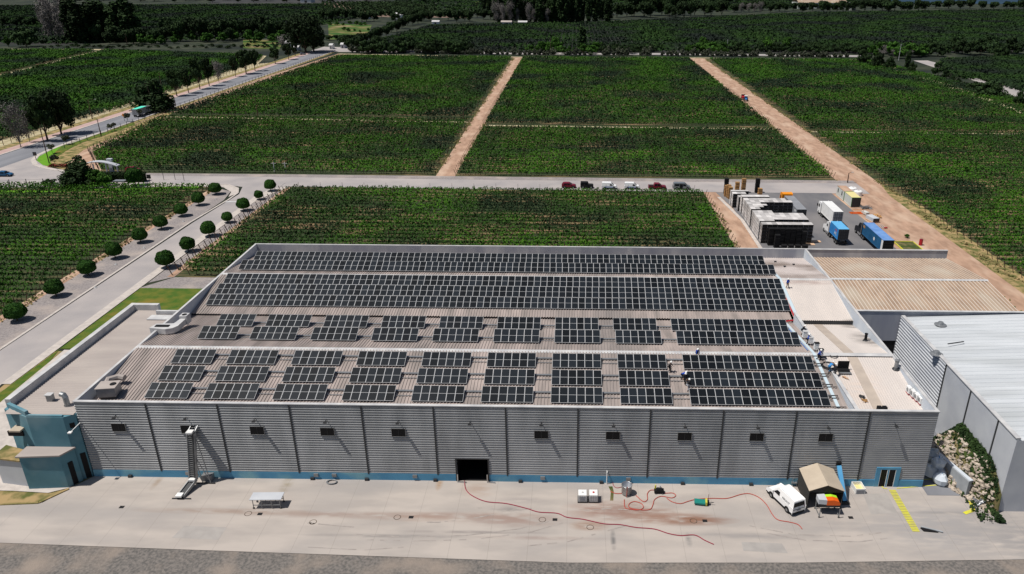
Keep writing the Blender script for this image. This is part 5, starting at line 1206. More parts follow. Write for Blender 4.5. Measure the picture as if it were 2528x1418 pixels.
person(1943, 712, 'person in blue jacket standing alone at the far end of the blue cable tray', 20, .15, 0, ((.25, -.25, 1.1), (-.2, -.3, 1.0)), .12, 'jacket_blue')
person(1720, 882, 'person in dark blue clothes and white helmet crouching at the nearer white ridge', 10, .5, .28, ((.2, -.45, .5), (-.2, -.45, .5)), .2, 'jacket_blue')
person(1652, 920, 'person in black clothes and white helmet beside the sixth small array of the third row', 70, .35, .05, ((.25, -.4, .9), (-.2, -.4, .9)), .12)
person(1685, 938, 'person in blue vest bending forward before the long arrays', 60, .9, .15, ((.2, -.6, .5), (-.15, -.6, .5)), .15, 'jacket_blue')
person(1692, 950, 'person in dark clothes standing behind the two others at the gap', -30, .2, 0, ((.25, -.2, .9), (-.25, -.25, .95)), .1)
person(1698, 966, 'person in pale trousers and white helmet nearest the front parapet', 120, .25, 0, ((.25, -.35, 1.0), (-.2, -.3, 1.0)), .12, 'cloth_dark', 'parapet_in')
person(1990, 826, 'person in dark clothes working behind the farthest inverter', 80, .5, .1, ((.2, -.5, .9), (-.2, -.5, .9)), .12, xyz=(34.25, 100.2, roofz(100.2) + .05))
person(1993, 852, 'person in blue and black standing beside the second inverter', 60, .2, 0, ((.25, -.3, 1.0), (-.2, -.3, 1.0)), .14, 'jacket_blue')
person(2020, 890, 'person in bright blue shirt striding over the black cables', 60, .35, .05, ((.25, -.45, .9), (-.2, -.4, .95)), .3, 'jacket_blue')
person(2047, 919, 'person in light blue shirt and jeans bending over the divider wall', 120, .95, .05, ((.15, -.6, .75), (-.15, -.6, .75)), .28, 'blue', 'deep_blue')
person(2059, 928, 'person in all dark clothes bending beside the open black case', 150, .6, .05, ((.2, -.5, .8), (-.2, -.5, .8)), .1)

# ---------------------------------------------------------------- vehicles (front towards +X in their own frame)
def bev(o, w=.04, seg=2):
    b = o.modifiers.new('bevel', 'BEVEL'); b.width = w; b.segments = seg; b.limit_method = 'ANGLE'; b.angle_limit = math.radians(35); return o
def shell(lower, upper, w, belt, k):
    """lower profile straight-sided, upper profile leaning inwards above the belt line"""
    mb = MB(); mb.extrude([(p[0], p[1]) for p in lower], -w / 2, w / 2, 'y')
    n = len(mb.v); c = len(upper)
    for s in (-1, 1): mb.v += [(p[0], s * (w / 2 - .015 - (p[1] - belt) * k), p[1]) for p in upper]
    for i in range(c): j = (i + 1) % c; mb.f.append((n + i, n + j, n + c + j, n + c + i)); mb.m.append(0)
    mb.f.append(tuple(n + i for i in range(c))); mb.m.append(0); mb.f.append(tuple(n + c + i for i in reversed(range(c)))); mb.m.append(0)
    return mb
def side_pane(mb, pts, w, belt, k, off=.012):
    for s in (-1, 1): mb.face([(p[0], s * (w / 2 - .015 - (p[1] - belt) * k + off), p[1]) for p in (pts if s < 0 else reversed(pts))])
def slope_pane(mb, a, b, w, belt, k, off=.015, inset=.1):
    d = Vector((b[0] - a[0], 0, b[1] - a[1])).normalized(); n = Vector((d.z, 0, -d.x))
    if (n.z < 0 and a[0] > 0) or (n.x > 0 and a[0] < 0): n = -n
    P = []
    for (x, z), s in ((a, -1), (a, 1), (b, 1), (b, -1)): P.append(Vector((x, s * (w / 2 - .015 - (z - belt) * k - inset), z)) + n * off)
    mb.face(P)
WH = {}
def wheel(t, x, y, r, wd=.2):
    key = (round(r, 2), round(wd, 2))
    if key not in WH:
        pr = [(r * .6, -wd / 2), (r * .92, -wd / 2), (r, -wd / 2 + .03), (r, wd / 2 - .03), (r * .92, wd / 2), (r * .6, wd / 2)]
        a = MB().lathe(pr, 18).mesh('wheel', 'tyre'); b = MB().lathe([(0, -wd / 2 + .02), (r * .25, -wd / 2), (r * .6, -wd / 2 + .03), (r * .6, wd / 2 - .03), (r * .25, wd / 2), (0, wd / 2 - .02)], 14).mesh('rim', 'grey_metal'); WH[key] = (a, b)
    o = link('wheel', WH[key][0], t); o.location = (x, y, r); o.rotation_euler = (math.pi / 2, 0, 0); link('rim', WH[key][1], o)
def lights(t, x1, x0, w, zf, zr):
    for s in (-1, 1):
        MB().box(x1 - .12, x1 + .012, s * w * .40 - .14, s * w * .40 + .14, zf - .07, zf + .08).build('headlight', 'bright_metal', t)
        MB().box(x0 - .012, x0 + .1, s * w * .44 - .09, s * w * .44 + .07, zr - .15, zr + .15).build('tail_light', 'tail_red', t)
def car(kind, label, paint, loc, rz, group=None, cat='car', name='parked_car'):
    t = thing(name, label, cat, loc, rz, group); G = MB()
    if kind == 'suv':
        w, bt, k, L = 1.78, .95, .28, 2.1
        lo = [(-2.05, .35), (-2.1, .75), (-2.0, .97), (.95, .97), (1.75, .86), (2.05, .65), (2.05, .3)]; up = [(-2.0, .95), (-1.7, 1.48), (-1.2, 1.56), (.1, 1.54), (.95, .95)]
        side_pane(G, [(-1.55, 1.02), (-1.45, 1.40), (-.6, 1.46), (-.6, 1.02)], w, bt, k); side_pane(G, [(-.5, 1.02), (-.5, 1.46), (.05, 1.44), (.66, 1.02)], w, bt, k)
        slope_pane(G, (.88, 1.0), (.2, 1.48), w, bt, k); slope_pane(G, (-1.97, 1.02), (-1.74, 1.42), w, bt, k); wx = (-1.3, 1.3); r = .35
    elif kind == 'jeep':
        w, bt, k, L = 1.75, 1.05, .12, 2.0
        lo = [(-1.85, .5), (-1.85, 1.08), (.5, 1.08), (1.75, 1.02), (1.85, .9), (1.85, .5)]; up = [(-1.83, 1.05), (-1.78, 1.8), (.2, 1.78), (.5, 1.05)]
        side_pane(G, [(-1.7, 1.15), (-1.65, 1.68), (-.75, 1.68), (-.75, 1.15)], w, bt, k); side_pane(G, [(-.62, 1.12), (-.62, 1.68), (.1, 1.68), (.34, 1.12)], w, bt, k); slope_pane(G, (.47, 1.12), (.24, 1.68), w, bt, k); wx = (-1.15, 1.25); r = .4
    elif kind == 'van':
        w, bt, k, L = 1.8, 1.0, .16, 2.2
        lo = [(-2.15, .35), (-2.2, 1.02), (1.2, 1.02), (1.95, .92), (2.2, .7), (2.2, .32)]; up = [(-2.18, 1.0), (-2.1, 1.82), (-1.9, 1.86), (.35, 1.84), (.55, 1.78), (1.35, 1.0)]
        side_pane(G, [(.05, 1.06), (.1, 1.55), (.55, 1.55), (1.08, 1.06)], w, bt, k); slope_pane(G, (1.33, 1.04), (.62, 1.73), w, bt, k); slope_pane(G, (-2.17, 1.12), (-2.12, 1.62), w, bt, k); wx = (-1.35, 1.35); r = .32
    elif kind == 'mpv':
        w, bt, k, L = 1.85, 1.0, .15, 2.5
        lo = [(-2.45, .38), (-2.5, 1.02), (1.6, 1.02), (2.3, .9), (2.5, .7), (2.5, .35)]; up = [(-2.48, 1.0), (-2.35, 1.85), (-2.1, 1.92), (.6, 1.9), (.85, 1.82), (1.75, 1.0)]
        side_pane(G, [(-2.2, 1.1), (-2.15, 1.65), (-.8, 1.68), (-.8, 1.1)], w, bt, k); side_pane(G, [(.3, 1.1), (.3, 1.66), (.85, 1.62), (1.4, 1.1)], w, bt, k); slope_pane(G, (1.73, 1.04), (.92, 1.77), w, bt, k); wx = (-1.5, 1.6); r = .34
        MB().box(-.7, .2, -w / 2 - .03, -w / 2 + .02, .45, 1.7).build('open_door', 'black', t)
    else:
        w, bt, k, L = 1.85, 1.0, .2, 2.6
        lo = [(-2.6, .45), (-2.6, 1.05), (-1.0, 1.05), (-1.0, 1.03), (1.5, 1.03), (2.4, .95), (2.6, .75), (2.6, .42)]; up = [(-1.05, 1.0), (-.95, 1.72), (-.7, 1.78), (.5, 1.76), (1.35, 1.0)]
        side_pane(G, [(-.85, 1.08), (-.8, 1.6), (-.1, 1.64), (-.1, 1.08)], w, bt, k); side_pane(G, [(0, 1.08), (0, 1.64), (.45, 1.62), (1.05, 1.08)], w, bt, k); slope_pane(G, (1.33, 1.04), (.58, 1.7), w, bt, k); wx = (-1.55, 1.65); r = .38
        MB().box(-2.5, -1.1, -.72, .72, 1.051, 1.065).build('load_bed', 'black', t)
    bev(shell(lo, up, w, bt, k).build('body', paint, t), .07)
    G.build('windows', 'glass_dark', t)
    tr = MB(); tr.box(lo[0][0] - .02, lo[-1][0] + .03, -w / 2 - .012, w / 2 + .012, .26, .42); tr.build('sill_trim', 'black', t)
    for x in wx:
        for s in (-1, 1):
            wheel(t, x, s * (w / 2 - .05), r, .22); a = MB().lathe([(0, 0), (r + .09, 0)], 16).build('wheel_arch', 'black', t); a.location = (x, s * (w / 2 + .006), r + .03); a.rotation_euler = (math.pi / 2 * s, 0, 0)
    lights(t, lo[-1][0], lo[0][0], w, .72, .95)
    for s in (-1, 1): MB().box(up[-1][0] - .35, up[-1][0] - .18, s * (w / 2 + .02), s * (w / 2 + .2), 1.08, 1.24).build('mirror', paint, t)
    return t
g = 'vehicles parked along the cross road'
car('suv', 'dark red car with sloping tail at the left end of the parked line', 'dark_red', (-1.2, 215.6, .09), 0, g)
car('jeep', 'black boxy off-road car beside the dark red car', 'black', (4.1, 215.5, .09), 0, g)
for x, lb in ((10.7, 'white small panel van, left one of the two with blue stripe'), (17.4, 'white small panel van, right one of the two beside the red pickup')):
    t = car('van', lb, 'van_white', (x, 215.0, .09), 0, g, 'van', 'parked_van')
    MB().box(-1.3, 1.0, -.925, -.905, .62, .8).build('stripe', 'tarp_blue', t)
car('pickup', 'dark red double cab pickup with open bed', 'dark_red', (24.8, 215.1, .09), 0, g, 'pickup', 'parked_pickup')
car('mpv', 'grey-blue people carrier with its side door open at the right end of the parked line', 'silver', (32.0, 215.2, .09), 0, g, 'van', 'parked_van')
def text_mesh(name, body, size, m, parent, loc, rot, depth_=.004):
    cu = bpy.data.curves.new(name, 'FONT'); cu.body = body; cu.size = size; cu.extrude = depth_; cu.align_x = 'CENTER'; cu.align_y = 'CENTER'
    ob = bpy.data.objects.new('tmp', cu); COL.objects.link(ob); dg = bpy.context.evaluated_depsgraph_get(); dg.update()
    me = bpy.data.meshes.new_from_object(ob.evaluated_get(dg)); bpy.data.objects.remove(ob); me.materials.clear(); me.materials.append(MATS[m])
    o = link(name, me, parent); o.location = loc; o.rotation_euler = rot; return o
v = car('van', 'white panel van with dark side lettering parked nose to the wall beside the brown tent', 'van_white', (26.25, 74.25, .105), math.radians(114), None, 'van', 'parked_van'); v.scale = (1.1, 1.08, 1.12)
text_mesh('side_lettering', 'PERANT', .34, 'grey_metal', v, (-1.0, .885, 1.25), (math.radians(90 - 9), 0, math.radians(180)))
MB().box(-2.235, -2.2, -.8, .8, .8, .84).build('rear_trim', 'dark_metal', v); MB().box(-2.24, -2.2, -.26, .26, .55, .68).build('number_plate', 'coping', v)
MB().box(-2.22, -2.195, -.012, .012, .5, 1.75).build('door_gap', 'dark_metal', v); MB().box(-1.6, .2, .55, .6, 1.86, 1.88).build('roof_rail', 'parapet_lit', v)
# far away vehicles
car('suv', 'small dark red car on the cross road behind the gate hedge', 'dark_red', (*at(330, 425), .09), 0)
car('suv', 'dark car at the left edge of the photo on the wide junction', 'deep_blue', (*at(14, 436), .09), 0)
car('van', 'white van with blue side seen through the far shrubs', 'van_white', (*at(1775, 137), .09), math.pi, None, 'van', 'far_van')
car('suv', 'small red car where the highway meets the far lane', 'red', (*at(872, 126), .09), 0)
car('suv', 'silver car parked beside the white sheds', 'silver', (*at(748, 136), .09), .6)
# tractor with sprayer on the right-hand dirt track
x, y = at(1841, 250); t = thing('tractor', 'red and blue tractor with white roof and trailed sprayer on the dirt track', 'tractor', (x, y, .05), math.radians(-97))
bev(MB().box(.2, 1.9, -.45, .45, .7, 1.45).build('bonnet', 'blue', t)); MB().box(-1.1, .3, -.65, .65, .8, 1.2).build('chassis', 'red', t)
MB().box(-1.0, .2, -.65, .65, 1.2, 2.3).build('cab', 'deep_blue', t); MB().box(-1.15, .35, -.8, .8, 2.3, 2.5).build('cab_roof', 'white_paint', t)
for a, r in ((-.7, .8), (1.4, .5)):
    for s in (-1, 1): wheel(t, a, s * .85, r, .38)
t = thing('sprayer', 'red and black trailed sprayer tank behind the tractor', 'sprayer', (x - .4, y + 4.2, .05), math.radians(-97))
bev(MB().box(-1.4, 1.2, -.8, .8, .6, 1.7).build('tank', 'red', t), .2); MB().box(-1.9, -1.3, -.9, .9, .5, 2.3).build('fan_housing', 'black', t); MB().bar((1.2, 0, .7), (2.6, 0, .7), .12).build('drawbar', 'dark_metal', t)
for s in (-1, 1): wheel(t, 0, s * .95, .45, .3)
# trailer with teal load on the highway
x, y = at(343, 290); t = thing('truck_trailer', 'dark sided truck trailer with turquoise covered load on the highway under the cone tree', 'truck', (x - 1, y + 4, .1), math.radians(90))
MB().box(-4.5, 4.5, -1.3, 1.3, .9, 3.3).build('box', 'box_grey', t); MB().box(-4.3, 3.4, -1.15, 1.15, 3.3, 3.42).build('load_cover', 'teal_load', t)
for k in range(8): MB().box(-4.54, -4.5, -1.25 + k * .33, -1.15 + k * .33, .9, 3.3).build('slat', 'coping', t)
bev(MB().box(5.0, 7.2, -1.2, 1.2, .7, 3.2).build('cab', 'van_white', t), .15)
for a in (-3.4, -2.2, 2.6, 6.3):
    for s in (-1, 1): wheel(t, a, s * 1.1, .5, .3)

def iso_box(name, t, L, w, z0, h, side, top, back, px0=0.0):
    """corrugated container along +X from px0; back end dark with door bars"""
    mb = MB(); n = int(L / .28); P = []
    for s in (-1, 1):
        pts = []
        for i in range(n):
            u = px0 + i * L / n; d = L / n
            pts += [(u, s * w / 2), (u + d * .3, s * w / 2), (u + d * .45, s * (w / 2 - .05)), (u + d * .85, s * (w / 2 - .05))]
        pts.append((px0 + L, s * w / 2)); k = len(mb.v)
        mb.v += [(a, b, z0) for a, b in pts] + [(a, b, z0 + h) for a, b in pts]; c = len(pts)
        for i in range(c - 1): mb.f.append((k + i, k + i + 1, k + c + i + 1, k + c + i)); mb.m.append(0)
    mb.box(px0, px0 + L, -w / 2 + .06, w / 2 - .06, z0, z0 + h - .02, 0)
    mb.box(px0, px0 + L, -w / 2 - .01, w / 2 + .01, z0 + h - .1, z0 + h, 1); mb.box(px0, px0 + L, -w / 2 - .01, w / 2 + .01, z0 - .05, z0 + .1, 0)
    o = mb.build(name, [side, top], t)
    b = MB().box(px0 - .05, px0 + .0, -w / 2, w / 2, z0, z0 + h - .05).build('rear_door', back, o)
    for q in ((-.75, -.3, .3, .75) if back != 'black' else ()): MB().box(px0 - .1, px0 - .05, q - .03, q + .03, z0 + .05, z0 + h - .1).build('lock_bar', 'dark_metal', o)
    for q in (.25, .5, .75): MB().box(px0 - .08, px0 - .05, -w / 2 + .1, w / 2 - .1, z0 + h * q - .02, z0 + h * q + .02).build('door_rib', 'dark_metal', o)
    return o
def semi(label, loc, side, top, back, L, z0, h, cabm, conv=True, capx=None, box=True, rear_open=False):
    t = thing('articulated_truck', label, 'truck', loc, math.radians(90), 'trucks in the asphalt yard')
    o = iso_box('container', t, L, 2.45, z0, h, side, top, back)
    MB().box(-.2, L + 1.2, -.5, .5, z0 - .35, z0 - .06).build('trailer_frame', 'dark_metal', t)
    MB().box(-.25, -.1, -1.2, 1.2, .5, .75).build('bumper', 'black', t)
    ax = [.9, 2.1] + ([L - 1.0, L + .1] if L > 8 else [L - .3, L + .9])
    cx = L + .6
    if conv:
        c = bev(MB().extrude([(cx, .8), (cx, 3.3), (cx + 1.6, 3.3), (cx + 2.1, 2.75), (cx + 2.35, 2.1), (cx + 3.9, 1.85), (cx + 4.3, 1.5), (cx + 4.35, .6), (cx + 1, .6)], -1.15, 1.15, 'y').build('cab', cabm, t), .1); f = cx + 3.5
        gp = MB(); gp.face([(cx + 2.13, -.95, 2.72), (cx + 2.38, -.95, 2.15), (cx + 2.38, .95, 2.15), (cx + 2.13, .95, 2.72)]); gp.v = [(a + .02, b, c_ + .02) for a, b, c_ in gp.v]
        gp.box(cx + 1.1, cx + 1.9, -1.17, 1.17, 2.05, 2.65); gp.build('windows', 'glass_dark', c)
        for s in (-1, 1): MB().tube([(cx + .1, s * 1.2, .8), (cx + .1, s * 1.2, 3.6)], .09, 8).build('exhaust', 'bright_metal', t); MB().box(cx + .3, cx + 2.2, s * 1.1 - .12, s * 1.1 + .12, .45, .95).build('fuel_tank', 'bright_metal', t)
    else:
        c = bev(MB().extrude([(cx, .8), (cx, 3.4), (cx + 1.9, 3.4), (cx + 2.2, 2.4), (cx + 2.3, .6)], -1.2, 1.2, 'y').build('cab', cabm, t), .1); f = cx + 1.4
        gp = MB(); gp.box(cx + .9, cx + 1.8, -1.22, 1.22, 2.0, 2.8); gp.face([(cx + 1.98, -1.0, 3.15), (cx + 2.24, -1.0, 2.4), (cx + 2.24, 1.0, 2.4), (cx + 1.98, 1.0, 3.15)]); gp.build('windows', 'glass_dark', c)
        for s in (-1, 1): MB().box(cx + 2.1, cx + 2.3, s * 1.4 - .1, s * 1.4 + .1, 2.0, 2.7).build('mirror', 'black', t)
    for a in ax + [f]:
        for s in (-1, 1): wheel(t, a, s * 1.02, .5, .38)
    return t, o
# blue container truck with white cab
t, o = semi('white nosed truck carrying a short bright blue container', (63.4, 167.2, .1), 'blue', 'pale_blue', 'dark_metal', 6.1, 1.4, 2.6, 'van_white')
text_mesh('lettering', 'APL', 1.0, 'white_paint', o, (1.9, 1.245, 2.35), (math.radians(90), 0, math.radians(180)))
MB().extrude([(1.0, 3.0), (1.6, 3.45), (2.5, 3.3), (1.9, 3.05)], 1.235, 1.25, 'y').build('red_emblem', 'red', o)
t, o = semi('long dark blue refrigerated trailer with black nosed tractor', (70.9, 159.6, .1), 'deep_blue', 'tarp_blue', 'black', 12.7, 1.3, 2.75, 'cloth_dark')
MB().lathe([(0, .0), (.42, .0)], 14).build('white_emblem', 'white_paint', o).matrix_local = Matrix.Translation((5.2, 1.24, 2.6)) @ Matrix.Rotation(math.radians(-90), 4, 'X')
MB().box(.0, 1.0, 1.23, 1.245, 1.4, 3.9).build('white_panel', 'white_paint', o); MB().box(11.2, 12.4, 1.23, 1.245, 3.0, 3.6).build('badge', 'bin_tan', o)
t, o = semi('white box truck behind the blue container truck', (66.4, 180.6, .1), 'white_paint', 'white_paint', 'box_grey', 9.3, 1.1, 3.0, 'van_white', conv=False)
t, o = semi('truck with orange cab and long grey container beside the stacked bins', (57.85, 182.6, .1), 'box_grey', 'box_grey', 'dark_metal', 12.4, 1.3, 2.7, 'orange', conv=False)
MB().box(1.0, 2.0, 1.23, 1.245, 3.0, 3.5).build('white_mark', 'white_paint', o)
for c in t.children:
    if c.name.startswith('cab'): c.scale = (1.0, 1.15, 1.2); c.location.x = .9
# office containers at the track
t = thing('site_container', 'pale green trimmed container with yellow roof and dark doors', 'container', (77.2, 198.2, .1), math.radians(90)); iso_box('container', t, 6.05, 2.44, .05, 2.6, 'box_pale', 'box_yellow', 'dark_metal')
for b in ((0, .12), (5.9, 6.05)): MB().box(b[0], b[1], -1.25, 1.25, .05, 2.7).build('corner_frame', 'trim_green', t)
t = thing('site_office', 'pale container office with two small windows behind the yellow roofed one', 'container', (77.1, 204.5, .1), math.radians(90)); o = iso_box('container', t, 6.05, 2.44, .05, 2.6, 'box_pale', 'dirt', 'box_pale')
for a in (1.2, 4.4): MB().box(a, a + .6, 1.22, 1.26, 1.1, 2.2).build('window', 'glass_dark', o)
for i, (px, py) in enumerate(((2104, 475), (2117, 483))):
    x, y = at(px, py); t = thing('water_tank', ['low white round tank behind the yellow roofed container', 'second white tank nearer the dirt track'][i], 'tank', (x, y, .05)); MB().lathe([(0, 1.5), (.9, 1.45), (1.2, 1.2), (1.25, 0)], 16).build('tank', 'white_paint', t); MB().lathe([(0, 1.62), (.3, 1.6), (.3, 1.45)], 10).build('lid', 'coping', t)
# scrap and things beside the yard
def put_mesh(name, lb, cat, px, py, parts, rz=0, group=None):
    x, y = at(px, py); t = thing(name, lb, cat, (x, y, .12), rz, group)
    for nm, mb, m in parts: mb.build(nm, m, t)
    return t
rr = random.Random(4)
mb = MB(); [mb.tube([(rr.uniform(-1.6, 1.6), rr.uniform(-1, 1), .05), (rr.uniform(-1.6, 1.6), rr.uniform(-1, 1), rr.uniform(.3, .9)), (rr.uniform(-1.6, 1.6), rr.uniform(-1, 1), .05)], .05, 5) for _ in range(26)]
put_mesh('scrap_heap', 'tangled heap of grey pipes beside the dark container doors', 'scrap', 2138, 516, [('pipes', mb, 'grey_metal')])
mb = MB(); [mb.bar((a, -.8, 0), (a, -.8, 1.1), .06) for a in (-1.5, 1.5)]; mb.bar((-1.5, -.8, 1.1), (1.5, -.8, 1.1), .08)
net = MB(); [net.tube([(-1.8, q * .3, .03), (0, q * .35 - .2, .12), (1.9, q * .3, .03)], .05, 5) for q in range(-3, 3)]
put_mesh('safety_barrier', 'orange plastic barrier mesh lying on the ground by the container', 'barrier', 2114, 527, [('frame', mb, 'orange'), ('mesh', net, 'vermilion')])
put_mesh('steel_bin', 'pale blue-grey long box on the ground right of the white truck', 'box', 2153, 546, [('body', MB().box(-.9, .9, -1.7, 1.7, .2, 1.1), 'wall_grey'), ('end_plate', MB().box(-.85, .85, -1.78, -1.7, .2, 1.05), 'dark_metal'), ('skid', MB().box(-1, 1, -1.6, 1.6, 0, .2), 'timber')], math.radians(12))
put_mesh('steel_bin', 'small white box near the orange barrier', 'box', 2136, 530, [('body', MB().box(-.5, .5, -1.0, 1.0, .1, .7), 'box_pale'), ('skid', MB().box(-.5, .5, -.9, .9, 0, .1), 'dark_metal')], math.radians(15))
mb = MB(); [mb.bar((rr.uniform(-1, 1), rr.uniform(-1.8, 1.8), rr.uniform(0, .4)), (rr.uniform(-1, 1), rr.uniform(-1.8, 1.8), rr.uniform(.1, .6)), .22, .06) for _ in range(22)]
put_mesh('timber_heap', 'brown heap of broken timber at the dirt yard edge', 'timber', 2164, 536, [('planks', mb, 'bin_tan')])
mb = MB(); [mb.bar((-1 + a * .5, -1, .2), (-1 + a * .5, 1, .2), .06) for a in range(5)]; mb.bar((-1, -1, .2), (1, -1, .2), .08); mb.bar((-1, 1, .2), (1, 1, .2), .08)
put_mesh('metal_frame', 'flat grey metal frame with red end lying in the dirt', 'frame', 2172, 562, [('bars', mb, 'coping'), ('red_end', MB().box(.6, 1.4, -1.3, -1.0, .1, .35), 'red')])
put_mesh('red_drum', 'red drum standing at the yellow edged bed', 'drum', 2272, 606, [('drum', MB().lathe([(0, 1.4), (.4, 1.4), (.42, 0)], 12), 'red'), ('lid', MB().lathe([(0, 1.45), (.38, 1.42)], 12), 'dark_red')])
tpx(T_grn, 2238, 588, 11, 14, label='small green bush beside the yellow edged bed')
tag(structure('bed_soil', MB().face([(*at(2228, 594), .13), (*at(2262, 594), .13), (*at(2300, 640), .13), (*at(2262, 640), .13)]) or MB().box(78.2, 81.5, 155, 160.5, .1, .14), 'gravel')) if False else None
t = thing('kerbed_bed', 'rectangular gravel bed with yellow kerbs behind the rear parapet', 'bed', (*at(2245, 612), .1))
MB().box(-2.2, 2.2, -6, 3.6, .0, .08).build('soil', 'bank_soil', t)
for b in ((-2.4, -2.2, -6, 3.8), (2.2, 2.4, -6, 3.8), (-2.4, 2.4, 3.6, 3.8)): MB().box(b[0], b[1], b[2], b[3], 0, .22).build('kerb', 'yellow', t)

# stacked harvest bins
bm = MB(); BW, BD, BH = 1.16, 1.1, .78
bm.box(0, BW, 0, BD, .1, BH - .06, 0); bm.box(-.01, BW + .01, -.02, BD + .01, BH - .07, BH - .012, 2); bm.box(-.012, BW + .012, .0, BD + .01, BH - .012, BH, 1); bm.box(-.016, -.01, .02, BD, .1, BH, 1); bm.box(.02, BW - .02, -.012, 0, .1, BH - .1, 2); bm.box(0, BW, BD, BD + .01, .1, BH - .1, 2)
for a in (.0, .5, 1.0): bm.box(a, a + .15, .05, BD - .05, 0, .1, 2)
BM = bm.mesh('harvest_bin', ['bin_white', 'bin_white', 'bin_dark', 'box_grey'])
BMb = BM.copy(); BMb.materials[0] = MATS['bin_pale_blue']
BMg = BM.copy(); BMg.materials[0] = MATS['bin_grey']; BMg.materials[1] = MATS['bin_grey']
inner = MB()
rowsB = [(554, 10, 0), (545, 3, 1), (542, 10, 1), (536, 10, 1), (530, 10, 0), (525, 4, 0), (516, 2, 0), (511, 3, 0), (507, 4, 0), (503, 3, 0), (499, 10, 0), (494, 9, 0), (486, 6, 0), (480, 4, 0), (472, 3, 0), (465.5, 4, 1)]
yb = 168.4; lastn = 0
for r, (py, n, blue) in enumerate(rowsB):
    y = at(1850, py, 4.8)[1]
    if r and y < ylast + 1.16: y = ylast + 1.16
    ylast = y
    nxt = at(1850, rowsB[r + 1][0], 4.8)[1] if r + 1 < len(rowsB) else y + 1.2
    sy = min(max((nxt - y) / 1.13, 1.0), 1.75)
    hgt = 6 if r < 13 else 5
    x0 = 44.55 - (.35 if r >= 13 else 0) - (.9 if r > 13 else 0)
    exposed = r == 0 or n > lastn
    for c in range(n):
        for k in range(hgt):
            if k == hgt - 1 or c == 0 or (exposed and (r == 0 or c >= lastn) and k >= (0 if r == 0 else 2)):
                o = link('harvest_bin', BMb if blue else (BMg if (r * 7 + c * 3 + r * c) % 5 < 2 else BM)); o.location = (x0 + c * 1.2, y, .1 + k * BH); o.rotation_euler = (0, 0, random.uniform(-.012, .012)); o.scale = (1, sy, 1)
                tag(o, 'pale plastic harvest bin in the big block of stacks beside the truck yard', 'bin', 'harvest bins stacked beside the truck yard')
            else: inner.box(x0 + c * 1.2, x0 + c * 1.2 + 1.15, y, y + 1.1, .1 + k * BH, .1 + k * BH + .74)
    lastn = n
tag(inner.build('harvest_bins', 'bin_dark'), 'inner harvest bins hidden in the middle of the stacked block', 'bin', 'harvest bins stacked beside the truck yard', kind='stuff')
pl = MB()
for a in range(6): pl.box(a * .2, a * .2 + .14, 0, 1.05, .12, .145)
for b in (0, .47, .95): pl.box(0, 1.14, b, b + .1, 0, .12)
for b in (.1, .55): pl.box(0, 1.14, -.005, 0, .03, .09)
PLm = pl.mesh('pallet', 'bin_dark'); PLt = pl.mesh('pallet', 'bin_tan')
def pstack(x, y, n, me, lb, g):
    for k in range(int(n * .66)):
        o = link('pallet', me); o.scale = (1, 1, 1.5); o.location = (x + random.uniform(-.04, .04), y + random.uniform(-.04, .04), .1 + k * .248); tag(o, lb, 'pallet', g)
for c in range(7): pstack(45.9 + c * 1.28, 166.6, 26 - (c > 5) * 4, PLm, 'black plastic pallet in the wide wall of pallets in front of the bins', 'black pallets stacked before the bins')
pstack(47.0, 164.8, 21, PLm, 'black pallet in the single stack standing in front of the pallet wall', 'single stack of black pallets')
for c in range(4): pstack(48.4 + c * 1.6, 163.4, 8, PLm, 'dark crate pallet in the low stacks near the rear parapet', 'low dark stacks near the rear parapet')
for i, (px, py, n) in enumerate(((1788, 487, 20), (1793, 490, 24), (1797, 493, 22), (1830, 478, 26), (1871, 488, 16), (1815, 474, 18))): pstack(*at(px, py), n, PLt, 'tan wooden pallet in the stacks at the corner of the cross road', 'tan pallets at the cross road corner')
for i, (px, py) in enumerate(((1787, 482), (1864, 478))): pstack(*at(px, py), 30 if i == 0 else 26, PLm, 'black pallet in the tall narrow stack by the cross road', 'tall black stacks by the cross road')
for i, (px, py, l) in enumerate(((1945, 606, 6), (1990, 605, 4), (2010, 598, 3))):
    tag(MB().box(-l / 2, l / 2, -.6, .6, 0, .12).build('timber_sheet', 'timber'), ['long pinkish board on the asphalt near the rear parapet', 'second pinkish board right of the long one', 'short pinkish board under the end of the bins'][i], 'board').location = (*at(px, py), .11)

# ---------------------------------------------------------------- front yard
# conveyor leaning into the window
t = thing('conveyor', 'tall steel elevator conveyor rising from the yard to the second window', 'conveyor', (0, 0, 0))
fx, fy = at(470, 1212); foot = Vector((fx, fy, .35)); kink = Vector((fx + .15, fy + .9, 1.0)); top = Vector((-46.6, 76.9, 7.3)); inn = Vector((-46.4, 77.9, 7.9))
for s in (-1, 1):
    o_ = Vector((.42 * s, 0, 0)); m_ = MB(); P = [foot + o_ + Vector((-.5, -1.6, -.1)), kink + o_, top + o_, inn + o_]
    for a, b in zip(P, P[1:]): m_.bar(a, b, .1, .34)
    m_.build('side_rail', 'grey_metal', t)
m_ = MB(); [m_.bar(a, b, .7, .08) for a, b in zip([foot + Vector((-.5, -1.6, -.1)), kink, top], [kink, top, inn])]; m_.build('belt', 'dark_metal', t)
m_ = MB(); [m_.bar(kink.lerp(top, k / 22) + Vector((-.38, -.06, .08)), kink.lerp(top, k / 22) + Vector((.38, -.06, .08)), .08) for k in range(1, 22)]; m_.build('cleats', 'grey_metal', t)
for c in (kink + Vector((0, -.1, .1)), top + Vector((0, -.15, .2)), foot + Vector((-.5, -1.5, .1))): m_ = MB(); m_.box(c.x - .38, c.x + .38, c.y - .4, c.y + .3, c.z, c.z + .22); m_.build('cover_plate', 'white_paint', t)
